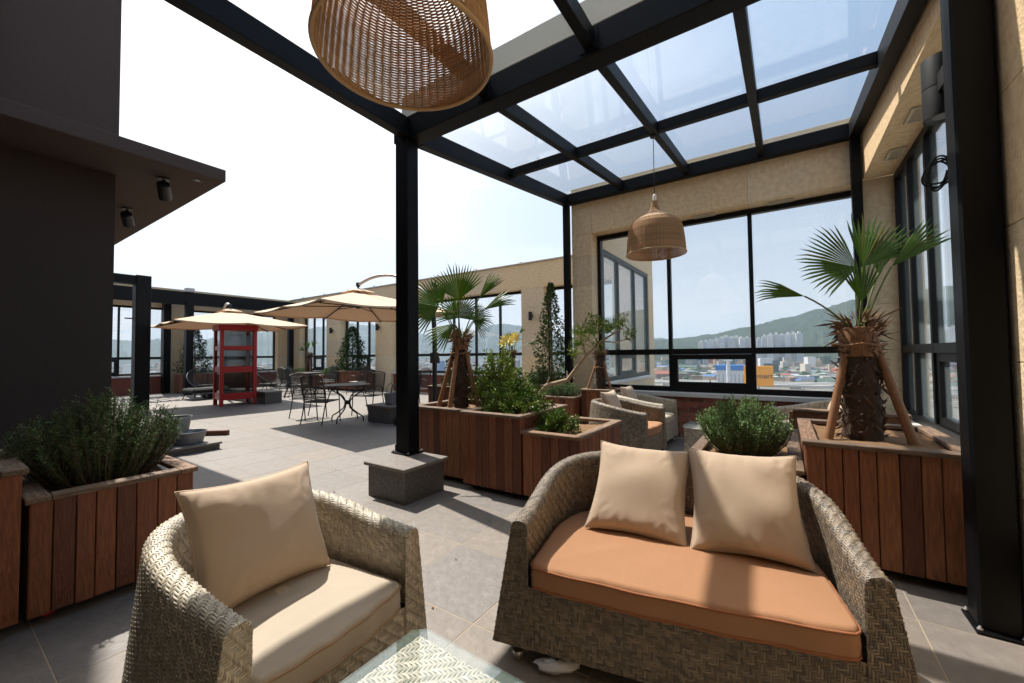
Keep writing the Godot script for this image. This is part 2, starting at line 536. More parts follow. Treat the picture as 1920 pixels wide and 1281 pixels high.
func build_walls() -> void:
	# wall behind the seating
	var w := thing("rear_stone_wall", "honey coloured stone wall framing the big window behind the seating", "wall", Vector3(0, 0, -6.5))
	stone_block(w, Vector3(-3.06, 3.38, -.45), Vector3(.868, 4.22, 0), [-2.69, -1.54, -.35], [], [])
	stone_block(w, Vector3(-3.06, 0, -.45), Vector3(-2.69, 3.38, 0), [], [.62, 1.24, 1.86, 2.48, 3.0], [])
	stone_block(w, Vector3(.9, .0, -.45), Vector3(1.45, 4.22, -.31), [], [.62, 1.24, 1.86, 2.48, 3.1], [])
	var cg := Geo.new()
	cg.box(Vector3(-.9, .3, -.30), Vector3(3.55, .6, .3))
	part(w, "mortar_core", cg.mesh(), M.mortar)
	bricks(w, Vector3(-2.685, 0, 0), Vector3(.86, .62, 0), true, -.14, 1)
	slab(w, "sill", Vector3(-2.688, .622, -.34), Vector3(1.17, .685, -.09), M.sill, .004)
	for x in [-.94, .03]:
		vent(Vector3(x, 3.376, -6.67), 0, "pale ceiling vent in the soffit of the rear wall, " + ("nearer the wicker lamp" if x < -.5 else "nearer the corner post"))
	window("rear_window", "tall black framed window over the town behind the seating", Vector3(-2.69, 0, -6.8), 0, 3.57, .685, 3.378, [1.2, 2.337], 1.315, [1])
	# wall on the right
	var r := thing("side_stone_wall", "stone wall with deep lintel and window at the right edge", "wall", Vector3(.87, 0, 0))
	stone_block(r, Vector3(0, 3.40, -6.5), Vector3(.34, 4.22, 1.8), [], [], [-5.3, -4.1, -2.9, -1.7, -.5, .7])
	stone_block(r, Vector3(0, 0, -6.808), Vector3(.305, 3.40, -6.505), [], [.62, 1.24, 1.86, 2.48], [])
	stone_block(r, Vector3(0, 0, -2.95), Vector3(.34, 3.40, 1.8), [], [.62, 1.24, 1.86, 2.48], [-1.7, -.5, .7])
	var rg := Geo.new()
	rg.box(Vector3(.18, .23, -4.73), Vector3(.3, .46, 3.54))
	part(r, "mortar_core", rg.mesh(), M.mortar)
	bricks(r, Vector3(0, 0, -6.5), Vector3(0, .46, -2.96), false, .02, 1)
	slab(r, "sill", Vector3(-.01, .465, -6.5), Vector3(.33, .53, -2.955), M.sill, .004)
	for z in [-4.94, -5.81]:
		vent(Vector3(1.05, 3.396, z), PI / 2, "pale ceiling vent over the side window, " + ("next to the cylinder lamp" if z > -5.5 else "next to the corner pier"))
	vent(Vector3(1.05, 3.396, -3.75), PI / 2, "pale ceiling vent over the side window, half hidden by the cylinder lamp")
	window("side_window", "black framed side window over the palm planter at the right", Vector3(1.2, 0, -2.96), PI / 2, 3.54, .532, 3.398, [1.2, 2.36, 2.98], 1.315, [1])
	# return wall outside, seen through the left light of the rear window
	var o := thing("outer_return_wall", "outside wall with its own window seen through the rear glass", "wall", Vector3(-2.66, 0, 0))
	stone_block(o, Vector3(-.4, 3.2, -10.3), Vector3(0, 4.0, -6.96), [], [], [-8.6])
	stone_block(o, Vector3(-.4, -1, -10.3), Vector3(0, .72, -6.96), [], [], [-8.6])
	stone_block(o, Vector3(-.4, .72, -10.32), Vector3(0, 3.2, -9.9), [], [1.3, 2.0, 2.6], [])
	slab(o, "sill", Vector3(-.1, .722, -9.9), Vector3(.05, .78, -6.96), M.sill, .004)
	window("return_window", "black framed window in the outside wall beyond the rear glass", Vector3(-2.72, 0, -6.97), PI / 2, 2.92, .782, 3.198, [.85, 1.9], 1.315, [1])
	# far wall
	var f := thing("far_stone_wall", "long stone wall with window bays across the far side of the terrace", "wall", Vector3(0, 0, -10.0))
	stone_block(f, Vector3(-19.7, 3.22, -.42), Vector3(-3.07, 3.96, 0), [-18.0, -16.5, -15.0, -13.4, -11.8, -10.2, -8.6, -7.2, -5.7, -4.4], [], [])
	slab(f, "coping", Vector3(-19.72, 3.965, -.46), Vector3(-3.07, 4.0, .04), M.sill, .004)
	for x in [-18.3, -16.6, -14.9, -13.2, -11.5, -9.8, -8.1, -6.4, -4.7]:
		slab(f, "coping_bolt", Vector3(x, 4.0, -.05), Vector3(x + .06, 4.05, .01), M.silver, .004)
	var piers := [[-19.7, -18.52], [-16.37, -15.36], [-13.07, -12.17], [-6.37, -5.62], [-3.6, -3.07]]
	for p in piers:
		stone_block(f, Vector3(p[0], 0, -.42), Vector3(p[1], 3.22, 0), [], [.62, 1.3, 2.0, 2.65], [])
	for k in piers.size() - 1:
		var a: float = piers[k][1]
		var b: float = piers[k + 1][0]
		slab(f, "dado", Vector3(a + .002, 0, -.36), Vector3(b - .002, .62, -.12), M.brick[1], .004)
		slab(f, "sill", Vector3(a + .002, .622, -.36), Vector3(b - .002, .68, -.06), M.sill, .004)
		var wd := b - a
		var mu := []
		var nm := 5 if wd > 4 else 2
		for j in nm:
			mu.append(wd * (j + 1) / (nm + 1))
		window("far_window", ["black framed window bay of the far wall next to the terrace corner", "black framed window bay behind the small conifer by the far wall", "long black framed window bay behind the tall palm and the post", "narrow black framed window bay behind the slim conifer"][k], Vector3(a, 0, -10.3), 0, wd, .68, 3.218, mu, 1.315, [1] if wd < 3 else [])
	# far left wall, facing the camera along x
	var l := thing("far_side_stone_wall", "stone wall with windows behind the red cabinet at the far left", "wall", Vector3(-19.3, 0, 0))
	stone_block(l, Vector3(-.42, 3.22, -10.0), Vector3(0, 3.96, 0), [], [], [-8.5, -7, -5.5, -4, -2.5, -1])
	for z in [[-10.0, -9.4], [-5.95, -5.35], [-1.6, -1.0]]:
		stone_block(l, Vector3(-.42, 0, z[0]), Vector3(0, 3.22, z[1]), [], [.62, 1.3, 2.0, 2.65], [])
	for z in [[-9.4, -5.95], [-5.35, -1.6]]:
		slab(l, "dado", Vector3(-.36, 0, z[0] + .002), Vector3(-.12, .62, z[1] - .002), M.brick[1], .004)
		slab(l, "sill", Vector3(-.36, .622, z[0] + .002), Vector3(-.06, .68, z[1] - .002), M.sill, .004)
	window("far_side_window", "black framed window behind the small parasol pole at the far left", Vector3(-19.6, 0, -5.95), PI / 2, 3.45, .68, 3.218, [1.15, 2.3], 1.315, [1])
	window("far_side_window", "dark window seen beside the brown house and black portal", Vector3(-19.6, 0, -1.6), PI / 2, 3.75, .68, 3.218, [1.25, 2.5], 1.315, [1])
	# the dark rendered house at the left and behind the camera
	var h := thing("brown_house", "dark brown rendered house with a projecting flat eave at the left", "building")
	var hg := Geo.new()
	hg.box(Vector3(-11.0, 1.9, 1.0), Vector3(7.1, 3.8, 5.0 + .0))
	part(h, "wall", hg.mesh(), M.stucco)
	slab(h, "eave", Vector3(-14.5, 3.8, -2.45), Vector3(-6.52, 3.97, 6.0), M.stucco2, .006)
	slab(h, "upper_wall", Vector3(-14.5, 3.97, -1.52), Vector3(-7.42, 10.5, 6.0), M.stucco2, .006)
	slab(h, "pier", Vector3(-7.42, 3.97, -.34), Vector3(-7.1, 10.5, 6.0), M.stucco, .006)
	slab(h, "rear_wing", Vector3(-7.0, 0, 1.85), Vector3(1.25, 6.0, 6.0), M.stucco, .006)
	slab(h, "porch_roof", Vector3(-7.0, 3.88, .25), Vector3(.868, 4.1, 1.848), M.stucco, .006)
	for q in [[Vector3(-7.08, 3.8, -1.91), "black adjustable spotlight under the eave, nearer its tip"], [Vector3(-9.0, 3.8, -1.96), "black adjustable spotlight under the eave, beside the brown wall"]]:
		var s := thing("spotlight", q[1], "spotlight", q[0], 0, "spotlights under the eave")
		s.scale = Vector3(1.5, 1.5, 1.5)
		var b := Geo.new()
		b.lathe([[0, -.012], [.05, -.012], [.05, 0], [0, 0]], 16)
		part(s, "mounting_plate", b.mesh(), M.iron)
		var st := Geo.new()
		st.tube([Vector3(0, -.01, 0), Vector3(.01, -.07, 0)], [.012], 8)
		part(s, "stem", st.mesh(), M.iron)
		var hd := Geo.new()
		hd.lathe([[0, -.09], [.046, -.085], [.05, -.07], [.05, .07], [.045, .075], [.04, .06], [0, .055]], 18)
		part(s, "head", hd.mesh(), M.iron, Transform3D(Basis.from_euler(Vector3(.5, 0, 2.3)), Vector3(.02, -.13, 0)))
	var dl := thing("downlight", "small round recessed downlight near the tip of the eave", "downlight", Vector3(-6.78, 3.8, -2.2))
	var dg := Geo.new()
	dg.lathe([[.03, -.001], [.06, -.006], [.065, 0], [.03, 0]], 20)
	part(dl, "rim", dg.mesh(), M.iron)
	var di := Geo.new()
	di.lathe([[0, -.003], [.032, -.003], [.032, -.0005], [0, -.0005]], 16)
	part(dl, "lens", di.mesh(), M.zinc)

func vent(at: Vector3, turn: float, label: String) -> void:
	var t := thing("ceiling_vent", label, "vent", at, turn, "vents in the window soffits")
	part(t, "frame", _flat_ring(.30, .13, .022), M.vent)
	for k in 6:
		slab(t, "slat", Vector3(-.13, -.006, -.045 + k * .016), Vector3(.13, -.001, -.036 + k * .016), M.vent, .001)

func _flat_ring(w: float, d: float, b: float) -> ArrayMesh:
	var g := Geo.new()
	g.box(Vector3(0, -.006, d * .5 - b * .5), Vector3(w, .012, b))
	g.box(Vector3(0, -.006, -d * .5 + b * .5), Vector3(w, .012, b))
	g.box(Vector3(w * .5 - b * .5, -.006, 0), Vector3(b, .012, d - 2 * b))
	g.box(Vector3(-w * .5 + b * .5, -.006, 0), Vector3(b, .012, d - 2 * b))
	return g.mesh()

# ---------------------------------------------------------------- steel pergola with glass roof
func build_pergola() -> void:
	var t := thing("steel_pergola", "black steel pergola with a glass roof over the seating", "pergola")
	var xs := [-3.12, -2.11, -1.13, -.18, .80]
	var zv := -2.84     # valley beam
	var yv := 3.50      # underside at the valley
	var yb := 3.92      # underside at the rear wall
	var zb := -6.42
	# posts
	slab(t, "post", Vector3(-3.275, .334, -2.90), Vector3(-3.09, 3.52, -2.75), M.steel, .008)
	slab(t, "post", Vector3(-3.17, 0, -6.47), Vector3(-3.065, 3.93, -6.37), M.steel, .006)
	slab(t, "post", Vector3(.755, 0, -6.47), Vector3(.855, 3.93, -6.37), M.steel, .006)
	slab(t, "post", Vector3(.715, 0, -2.91), Vector3(.860, 3.52, -2.77), M.steel, .012)
	# flared foot and head brackets of the near post
	var fb := Geo.new()
	fb.quad(Vector3(-3.31, .334, -2.82), Vector3(-3.275, .334, -2.82), Vector3(-3.275, .46, -2.82), Vector3(-3.31, .40, -2.82))
	fb.box(Vector3(-3.285, .365, -2.82), Vector3(.05, .062, .1))
	part(t, "foot_bracket", fb.mesh(), M.steel)
	slab(t, "base_plate", Vector3(-3.31, .319, -2.93), Vector3(-3.06, .333, -2.72), M.steel, .003)
	slab(t, "head_bracket", Vector3(-3.31, 3.28, -2.87), Vector3(-3.277, 3.5, -2.78), M.steel, .01)
	slab(t, "base_plate", Vector3(.70, .001, -2.94), Vector3(.868, .014, -2.74), M.steel, .003)
	for q in [Vector3(.715, .014, -2.755), Vector3(.85, .014, -2.755), Vector3(.715, .014, -2.925), Vector3(-3.295, .333, -2.735), Vector3(-3.075, .333, -2.735), Vector3(-3.295, .333, -2.915), Vector3(-3.075, .333, -2.915)]:
		var bo := Geo.new()
		bo.lathe([[0, 0], [.011, 0], [.011, .010], [.005, .011], [.005, .02], [0, .02]], 6, q)
		part(t, "bolt", bo.mesh(), M.silver)
	for x in [-2.11, -1.13, -.18]:
		for z in [zv + .0915, zv - .0985]:
			slab(t, "cleat", Vector3(x - .075, yv + .03, z), Vector3(x + .075, yv + .19, z + .007), M.steel, .002)
	# beams
	slab(t, "valley_beam", Vector3(-3.30, yv, zv - .09), Vector3(.86, yv + .22, zv + .09), M.steel, .006)
	slab(t, "wall_beam", Vector3(-3.19, yb, zb - .06), Vector3(.86, yb + .18, zb + .06), M.steel, .006)
	for k in xs.size():
		var edge := k == 0 or k == 4
		var wd := .11 if edge else .075
		var dp := .19 if edge else .14
		var lift := 0.0 if edge else .05
		_beam(t, "rafter", Vector3(xs[k], yv + .0 + lift + dp * .5, zv - .09), Vector3(xs[k], yb + lift + dp * .5 - .01, zb + .06), wd, dp)
		_beam(t, "rafter", Vector3(xs[k], yv + lift + dp * .5 + .01, zv + .09), Vector3(xs[k], yv + .10 + lift + dp * .5, 1.7), wd, dp)
	var zm := -4.62
	var ym := lerpf(yv, yb, (zm - zv) / (zb - zv)) + .06
	for k in 4:
		slab(t, "purlin", Vector3(xs[k] + (.055 if k == 0 else .0375), ym, zm - .04), Vector3(xs[k + 1] - (.055 if k == 3 else .0375), ym + .11, zm + .04), M.steel, .004)
	for z in [-.75, 1.3]:
		for k in 4:
			slab(t, "purlin", Vector3(xs[k] + (.055 if k == 0 else .0375), yv + .07, z - .04), Vector3(xs[k + 1] - (.055 if k == 3 else .0375), yv + .18, z + .04), M.steel, .004)
	# gutter of the valley, folded from pale sheet
	slab(t, "gutter", Vector3(-3.2, yv + .225, zv - .10), Vector3(.84, yv + .46, zv + .075), M.vent, .01)
	# glass: a pane for every field
	for k in 4:
		var a: float = xs[k] - .02 if k > 0 else xs[k] - .05
		var b: float = xs[k + 1] - .03
		for q in [[zv - .115, zm - .003], [zm + -.006, zb - .06]]:
			var y0 := lerpf(yv, yb, (q[0] - zv) / (zb - zv)) + .215
			var y1 := lerpf(yv, yb, (q[1] - zv) / (zb - zv)) + .215
			_sheet(t, a, b, q[0], y0, q[1], y1)
		_sheet(t, a, b, zv + .10, yv + .225, -.752, yv + .27)
		_sheet(t, a, b, -.748, yv + .27, .22, yv + .30)

func _beam(t: Node3D, called: String, a: Vector3, b: Vector3, w: float, d: float) -> void:
	board(t, called, a, b, Vector3.RIGHT, w, d, M.steel, .005)

func _sheet(t: Node3D, a: float, b: float, z0: float, y0: float, z1: float, y1: float) -> void:
	board(t, "glass_pane", Vector3((a + b) * .5, y0, z0), Vector3((a + b) * .5, y1, z1), Vector3.RIGHT, b - a - .008, .01, M.roof_glass, .001)

# ---------------------------------------------------------------- woven surfaces
# S(u, v): u in metres along the wall, v in 0..1 across it; floats of three cells in a stepped twill
func weave(g: Geo, S: Callable, U: float, V: float, cell: float, amp: float, cols: Array) -> void:
	var nu := int(round(U / cell))
	var nv := int(round(V / cell))
	var cu := U / nu
	var cv := 1.0 / nv
	# dark backing just below the strands
	var bu := maxi(2, nu / 4)
	var bv := maxi(2, nv / 4)
	var pts := PackedVector3Array()
	for a in bu + 1:
		for b in bv + 1:
			var u := U * a / bu
			var v := float(b) / bv
			var p: Vector3 = S.call(u, v)
			var e := 1e-3
			var du: Vector3 = S.call(minf(u + e, U), v) - S.call(maxf(u - e, 0.0), v)
			var dv: Vector3 = S.call(u, minf(v + e, 1.0)) - S.call(u, maxf(v - e, 0.0))
			pts.append(p - du.cross(dv).normalized() * amp * .9)
	g.col = cols[1]
	g.grid(pts, bu + 1, bv + 1)
	for j in range(-2, nv):
		for i in range(-2, nu):
			var k := posmod(i + j, 6)
			if k != 0 and k != 3:
				continue
			var hor := k == 0
			var i0 := float(maxi(i, 0))
			var j0 := float(maxi(j, 0))
			var i1 := float(mini(i + (3 if hor else 1), nu))
			var j1 := float(mini(j + (1 if hor else 3), nv))
			if i1 <= i0 or j1 <= j0:
				continue
			var uc := (i0 + i1) * .5 * cu
			var vc := (j0 + j1) * .5 * cv
			var hu := (i1 - i0) * .5 * cu
			var hv := (j1 - j0) * .5 * cv
			var e := 1e-3
			var du: Vector3 = S.call(minf(uc + e, U), vc) - S.call(maxf(uc - e, 0.0), vc)
			var dv: Vector3 = S.call(uc, minf(vc + e, 1.0)) - S.call(uc, maxf(vc - e, 0.0))
			var nn := du.cross(dv).normalized()
			var cc: Color = cols[rng.randi() % cols.size()]
			var f := R(.74, 1.18)
			g.col = Color(cc.r * f, cc.g * f, cc.b * f)
			var lift := R(.9, 1.12) * amp
			var q := PackedVector3Array()
			for a in 3:
				for b in 3:
					var fa := (a - 1.0)
					var fb := (b - 1.0)
					var la := fa if hor else fb     # along the strand
					var lb := fb if hor else fa     # across it
					var hgt := lift * (1.0 - 1.25 * la * la) * (1.0 - .25 * lb * lb) - lift * .42 * lb * lb
					var uu := clampf(uc + fa * hu * (1.12 if hor else .80), 0.0, U)
					var vv := clampf(vc + fb * hv * (.80 if hor else 1.12), 0.0, 1.0)
					q.append(S.call(uu, vv) + nn * hgt)
			g.grid(q, 3, 3)

# horseshoe path of a tub seat, front left -> round the back -> front right (front is +z)
func horseshoe(w: float, zf: float, zc: float, b: float, pw: float) -> Dictionary:
	var p := PackedVector2Array()
	p.append(Vector2(-w, zf))
	for k in 12:
		p.append(Vector2(-w, lerpf(zf, zc, (k + 1) / 12.0)))
	for k in range(1, 48):
		var a := PI * k / 48.0
		var cx := -cos(a)
		var sz := sin(a)
		p.append(Vector2(w * signf(cx) * pow(absf(cx), pw), zc - b * pow(sz, pw)))
	for k in 12:
		p.append(Vector2(w, lerpf(zc, zf, k / 12.0)))
	p.append(Vector2(w, zf))
	var l := PackedFloat32Array([0.0])
	for k in range(1, p.size()):
		l.append(l[k - 1] + p[k].distance_to(p[k - 1]))
	# resample evenly
	var n := 160
	var q := PackedVector2Array()
	var nr := PackedVector2Array()
	var j := 0
	for k in n + 1:
		var s := l[l.size() - 1] * k / n
		while j < l.size() - 2 and l[j + 1] < s:
			j += 1
		q.append(p[j].lerp(p[j + 1], (s - l[j]) / maxf(l[j + 1] - l[j], 1e-6)))
	for k in n + 1:
		var t := (q[mini(k + 2, n)] - q[maxi(k - 2, 0)]).normalized()
		nr.append(Vector2(t.y, -t.x))     # outward
	# outward must point away from the middle
	if nr[n / 2].y > 0:
		for k in n + 1:
			nr[k] = -nr[k]
	return {"p": q, "n": nr, "len": l[l.size() - 1], "k": n}

func tub_seat(t: Node3D, o: Dictionary) -> void:
	var hs := horseshoe(o.w, o.zf, o.zc, o.b, o.pw)
	var P: PackedVector2Array = hs.p
	var N: PackedVector2Array = hs.n
	var L: float = hs.len
	var n: int = hs.k
	var T: float = o.t
	var r := .032
	var yb := .075
	var ys: float = o.ys
	var ha: float = o.ha
	var hb: float = o.hb
	var zf: float = o.zf
	var zmin: float = o.zc - o.b
	var fl: float = o.flare
	var rim := func(z: float) -> float:
		var f := clampf((zf - z) / (zf - zmin), 0, 1)
		return ha + (hb - ha) * smoothstep(0.0, .92, f)
	var S := func(u: float, v: float) -> Vector3:
		var fk := clampf((1.0 - u / L) * n, 0, n - .001)
		var k := int(fk)
		var p := P[k].lerp(P[k + 1], fk - k)
		var m := N[k].lerp(N[k + 1], fk - k)
		var h: float = rim.call(p.y)
		var lo := h - r - yb
		var la := PI * .5 * r
		var lt := T - 2 * r
		var li := h - r - ys
		var s := v * (lo + 2 * la + lt + li)
		var off := T * .5
		var y := 0.0
		if s < lo:
			y = yb + s
			off = T * .5 + fl * (1.0 - (y - yb) / lo)
		elif s < lo + la:
			var a := (s - lo) / r
			y = h - r + r * sin(a)
			off = T * .5 - r + r * cos(a)
		elif s < lo + la + lt:
			y = h
			off = T * .5 - r - (s - lo - la)
		elif s < lo + 2 * la + lt:
			var a := (s - lo - la - lt) / r
			y = h - r + r * cos(a)
			off = -T * .5 + r - r * sin(a)
		else:
			y = h - r - (s - lo - 2 * la - lt)
			off = -T * .5 - .03 * (1.0 - (y - ys) / maxf(li, .01)) * -1.0
		return Vector3(p.x + m.x * off, y, p.y + m.y * off)
	var hm := (ha + hb) * .5
	var g := Geo.new()
	weave(g, S, L, (hm - yb) + T * .9 + hm - ys, o.cell, o.amp, o.cols)
	# fronts of the two arms
	for sg in [-1.0, 1.0]:
		var F := func(u: float, v: float) -> Vector3:
			var y := yb + (ha - .004 - yb) * v
			var fo := fl * (1.0 - (y - yb) / (ha - r - yb)) if y < ha - r else 0.0
			var ins := 0.0
			if y > ha - r:
				ins = r - sqrt(maxf(r * r - (y - ha + r) * (y - ha + r), 0.0))
			var xo: float = o.w + T * .5 + fo - ins
			var xi: float = o.w - T * .5 + ins
			var f := u / (T + fl * .5)
			return Vector3(lerpf(-xo, -xi, f), y, zf) if sg < 0 else Vector3(lerpf(xi, xo, f), y, zf)
		weave(g, F, T + fl * .5, ha - yb, o.cell, o.amp, o.cols)
	# front panel below the seat
	var wi: float = o.w - T * .5 + .006
	var FP := func(u: float, v: float) -> Vector3:
		return Vector3(-wi + u, yb + (ys + .015 - yb) * v, zf - .006)
	weave(g, FP, 2 * wi, ys + .015 - yb, o.cell, o.amp, o.cols)
	part(t, "woven_shell", g.mesh(), M.weave)
	# board under the cushion and the floor of the shell
	var dk := Geo.new()
	var nn := P.size()
	for yy in [yb + .01, ys + .004]:
		for k in nn - 1:
			var a := Vector3(P[k].x, yy, P[k].y)
			var b := Vector3(P[k + 1].x, yy, P[k + 1].y)
			dk.tri(Vector3(0, yy, (zf + zmin) * .5), a, b)
		dk.tri(Vector3(0, yy, (zf + zmin) * .5), Vector3(P[nn - 1].x, yy, zf - .012), Vector3(P[0].x, yy, zf - .012))
	part(t, "seat_deck", dk.mesh(), M.dark_under)
	# legs with metal feet
	for q in [[-1.0, zf - .05, .03], [1.0, zf - .05, .03], [-.72, zmin + .12, 0.0], [.72, zmin + .12, 0.0]]:
		var x: float = q[0] * (o.w + q[2])
		var lg := Geo.new()
		lg.tube([Vector3(x, .10, q[1]), Vector3(x, .035, q[1])], [.032, .026], 8)
		lg.col = Color(.2, .16, .12)
		var lp := part(t, "leg", lg.mesh(), M.dark_under)
		var ft := Geo.new()
		ft.lathe([[.0, 0], [.022, 0], [.024, .036], [0, .036]], 12, Vector3(x, 0, q[1]))
		part(lp, "foot", ft.mesh(), M.foot)
	# cushion: the inside of the horseshoe, cut straight at the front
	var out := PackedVector2Array()
	for k in range(0, n + 1, 2):
		var op := P[k] - N[k] * (T * .5 + .006)
		if k == 0 or k == n or op.y < zf - .07:
			out.append(op)
	var fz: float = zf + o.over
	out[0].y = fz - .045
	out[out.size() - 1].y = fz - .045
	var xr := out[out.size() - 1].x
	out.append(Vector2(xr - .006, fz - .022))
	out.append(Vector2(xr - .022, fz - .005))
	for k in range(0, 25):
		var fk := k / 24.0
		out.append(Vector2(lerpf(xr - .045, -xr + .045, fk), fz + .022 * sin(PI * fk) + .003 * sin(fk * 23.0)))
	out.append(Vector2(-xr + .022, fz - .005))
	out.append(Vector2(-xr + .006, fz - .022))
	var cu := part(t, "seat_cushion", cushion(out, o.ct, .022, .02), o.cmat, Transform3D(Basis.IDENTITY, Vector3(0, ys + .008, 0)))
	for y in [o.ct - .016, .016]:
		var path := []
		for k in out.size() + 1:
			var p := out[k % out.size()]
			path.append(Vector3(p.x, y, p.y))
		var pg := Geo.new()
		pg.tube(path, [.0048], 6, false)
		part(cu, "piping", pg.mesh(), o.pmat)

func _inset(out: PackedVector2Array, d: float) -> PackedVector2Array:
	var q := PackedVector2Array()
	var n := out.size()
	var area := 0.0
	for k in n:
		area += out[k].cross(out[(k + 1) % n])
	var sg := 1.0 if area > 0 else -1.0
	for k in n:
		var t := (out[(k + 1) % n] - out[(k - 1 + n) % n]).normalized()
		q.append(out[k] + Vector2(-t.y, t.x) * sg * d)
	return q

func cushion(out: PackedVector2Array, th: float, r: float, puff: float) -> ArrayMesh:
	var n := out.size()
	var cen := Vector2.ZERO
	for p in out:
		cen += p
	cen /= n
	var wn := FastNoiseLite.new()
	wn.frequency = 3.2
	wn.fractal_octaves = 3
	var rings := []
	var prof := []
	for k in 5:
		var a := -PI / 2 + PI / 2 * k / 4.0
		prof.append([r - r * cos(a), r + r * sin(a)])
	prof.append([-.003, th * .5])
	for k in 5:
		var a := PI / 2 * k / 4.0
		prof.append([r - r * cos(a), th - r + r * sin(a)])
	for q in prof:
		var pl := _inset(out, q[0])
		var ring := []
		for k in n:
			ring.append(Vector3(pl[k].x, q[1] + wn.get_noise_2d(pl[k].x * 3.0, pl[k].y * 3.0 + q[1] * 9.0) * .006, pl[k].y))
		rings.append(ring)
	var top: Array = rings[rings.size() - 1]
	for s in [.96, .9, .82, .73, .64, .55, .46, .37, .28, .19, .1, .0]:
		var ring := []
		for k in n:
			var p: Vector3 = top[k]
			var cx := lerpf(cen.x, p.x, s)
			var cz := lerpf(cen.y, p.z, s)
			ring.append(Vector3(cx, th + puff * (1.0 - s * s) + wn.get_noise_2d(cx, cz) * .007 * (1.0 - s * s * s), cz))
		rings.append(ring)
	var area := 0.0
	for k in n:
		area += out[k].cross(out[(k + 1) % n])
	var g := Geo.new()
	var pts := PackedVector3Array()
	for ring in rings:
		for k in n + 1:
			pts.append(ring[k % n])
	g.grid(pts, rings.size(), n + 1, false, area > 0)
	# underside
	for k in n:
		var a: Vector3 = rings[0][k]
		var b: Vector3 = rings[0][(k + 1) % n]
		if area > 0:
			g.tri(Vector3(cen.x, 0, cen.y), a, b)
		else:
			g.tri(Vector3(cen.x, 0, cen.y), b, a)
	return g.mesh()

func pillow_mesh(w: float, h: float, d: float, sd: int) -> ArrayMesh:
	var g := Geo.new()
	var nz := FastNoiseLite.new()
	nz.seed = sd
	nz.frequency = 1.2
	nz.fractal_type = FastNoiseLite.FRACTAL_NONE
	var n := 40
	for sg in [1.0, -1.0]:
		var pts := PackedVector3Array()
		for a in n + 1:
			for b in n + 1:
				var u := 2.0 * a / n - 1.0
				var v := 2.0 * b / n - 1.0
				var x := u * w * .5 * (1.0 - .105 * (1.0 - v * v) * u * u)
				var y := v * h * .5 * (1.0 - .105 * (1.0 - u * u) * v * v)
				var f := pow(maxf((1.0 - u * u) * (1.0 - v * v), 0.0), .42)
				var z := d * .5 * f
				var edge := 1.0 - pow(maxf(absf(u), absf(v)), 4.0)
				# creases running out of the corners and along the seams
				var cr := sin((u * 9.0 + v * 3.0 * signf(u * v)) + nz.get_noise_2d(u * 2, v * 2) * 5.0)
				z += f * edge * .012 * nz.get_noise_2d(u * .8 + 5, v * .8) + .0034 * cr * pow(absf(u * v), 1.4) * edge * 1.6
				z += .0022 * sin(u * 19.0 + sd + 3.0 * nz.get_noise_2d(u, sd)) * pow(absf(v), 6.0) * (1.0 - v * v) * 8.0
				pts.append(Vector3(x, y, z * sg))
		g.grid(pts, n + 1, n + 1, false, sg < 0)
	return g.mesh()

func pillow(label: String, bl: Vector3, br: Vector3, up: Vector3, h: float, d: float, sd: int, group := "loose pillows on the wicker seats") -> void:
	var x := (br - bl)
	var w := x.length()
	x /= w
	var y := (up - x * up.dot(x)).normalized()
	var t := thing("pillow", label, "pillow", (bl + br) * .5, 0, group)
	t.basis = Basis(x, y, x.cross(y))
	var m := pillow_mesh(w, h, d, sd)
	var o := part(t, "cover", m, M.linen, Transform3D(Basis.IDENTITY, Vector3(0, h * .5, 0)))
	var path := []
	for k in 81:
		var s := k / 20.0
		var e := int(s) % 4
		var f := s - int(s)
		var u := [-1 + 2 * f, 1.0, 1 - 2 * f, -1.0][e] as float
		var v := [-1.0, -1 + 2 * f, 1.0, 1 - 2 * f][e] as float
		path.append(Vector3(u * w * .5 * (1.0 - .105 * (1.0 - v * v)), h * .5 + v * h * .5 * (1.0 - .105 * (1.0 - u * u)), 0))
	var pg := Geo.new()
	pg.tube(path, [.0032], 5, false)
	part(o, "piping", pg.mesh(), M.linen, Transform3D(Basis.IDENTITY, Vector3(0, -h * .5, 0)))

var chair_light: Node3D
var chair_brown: Node3D

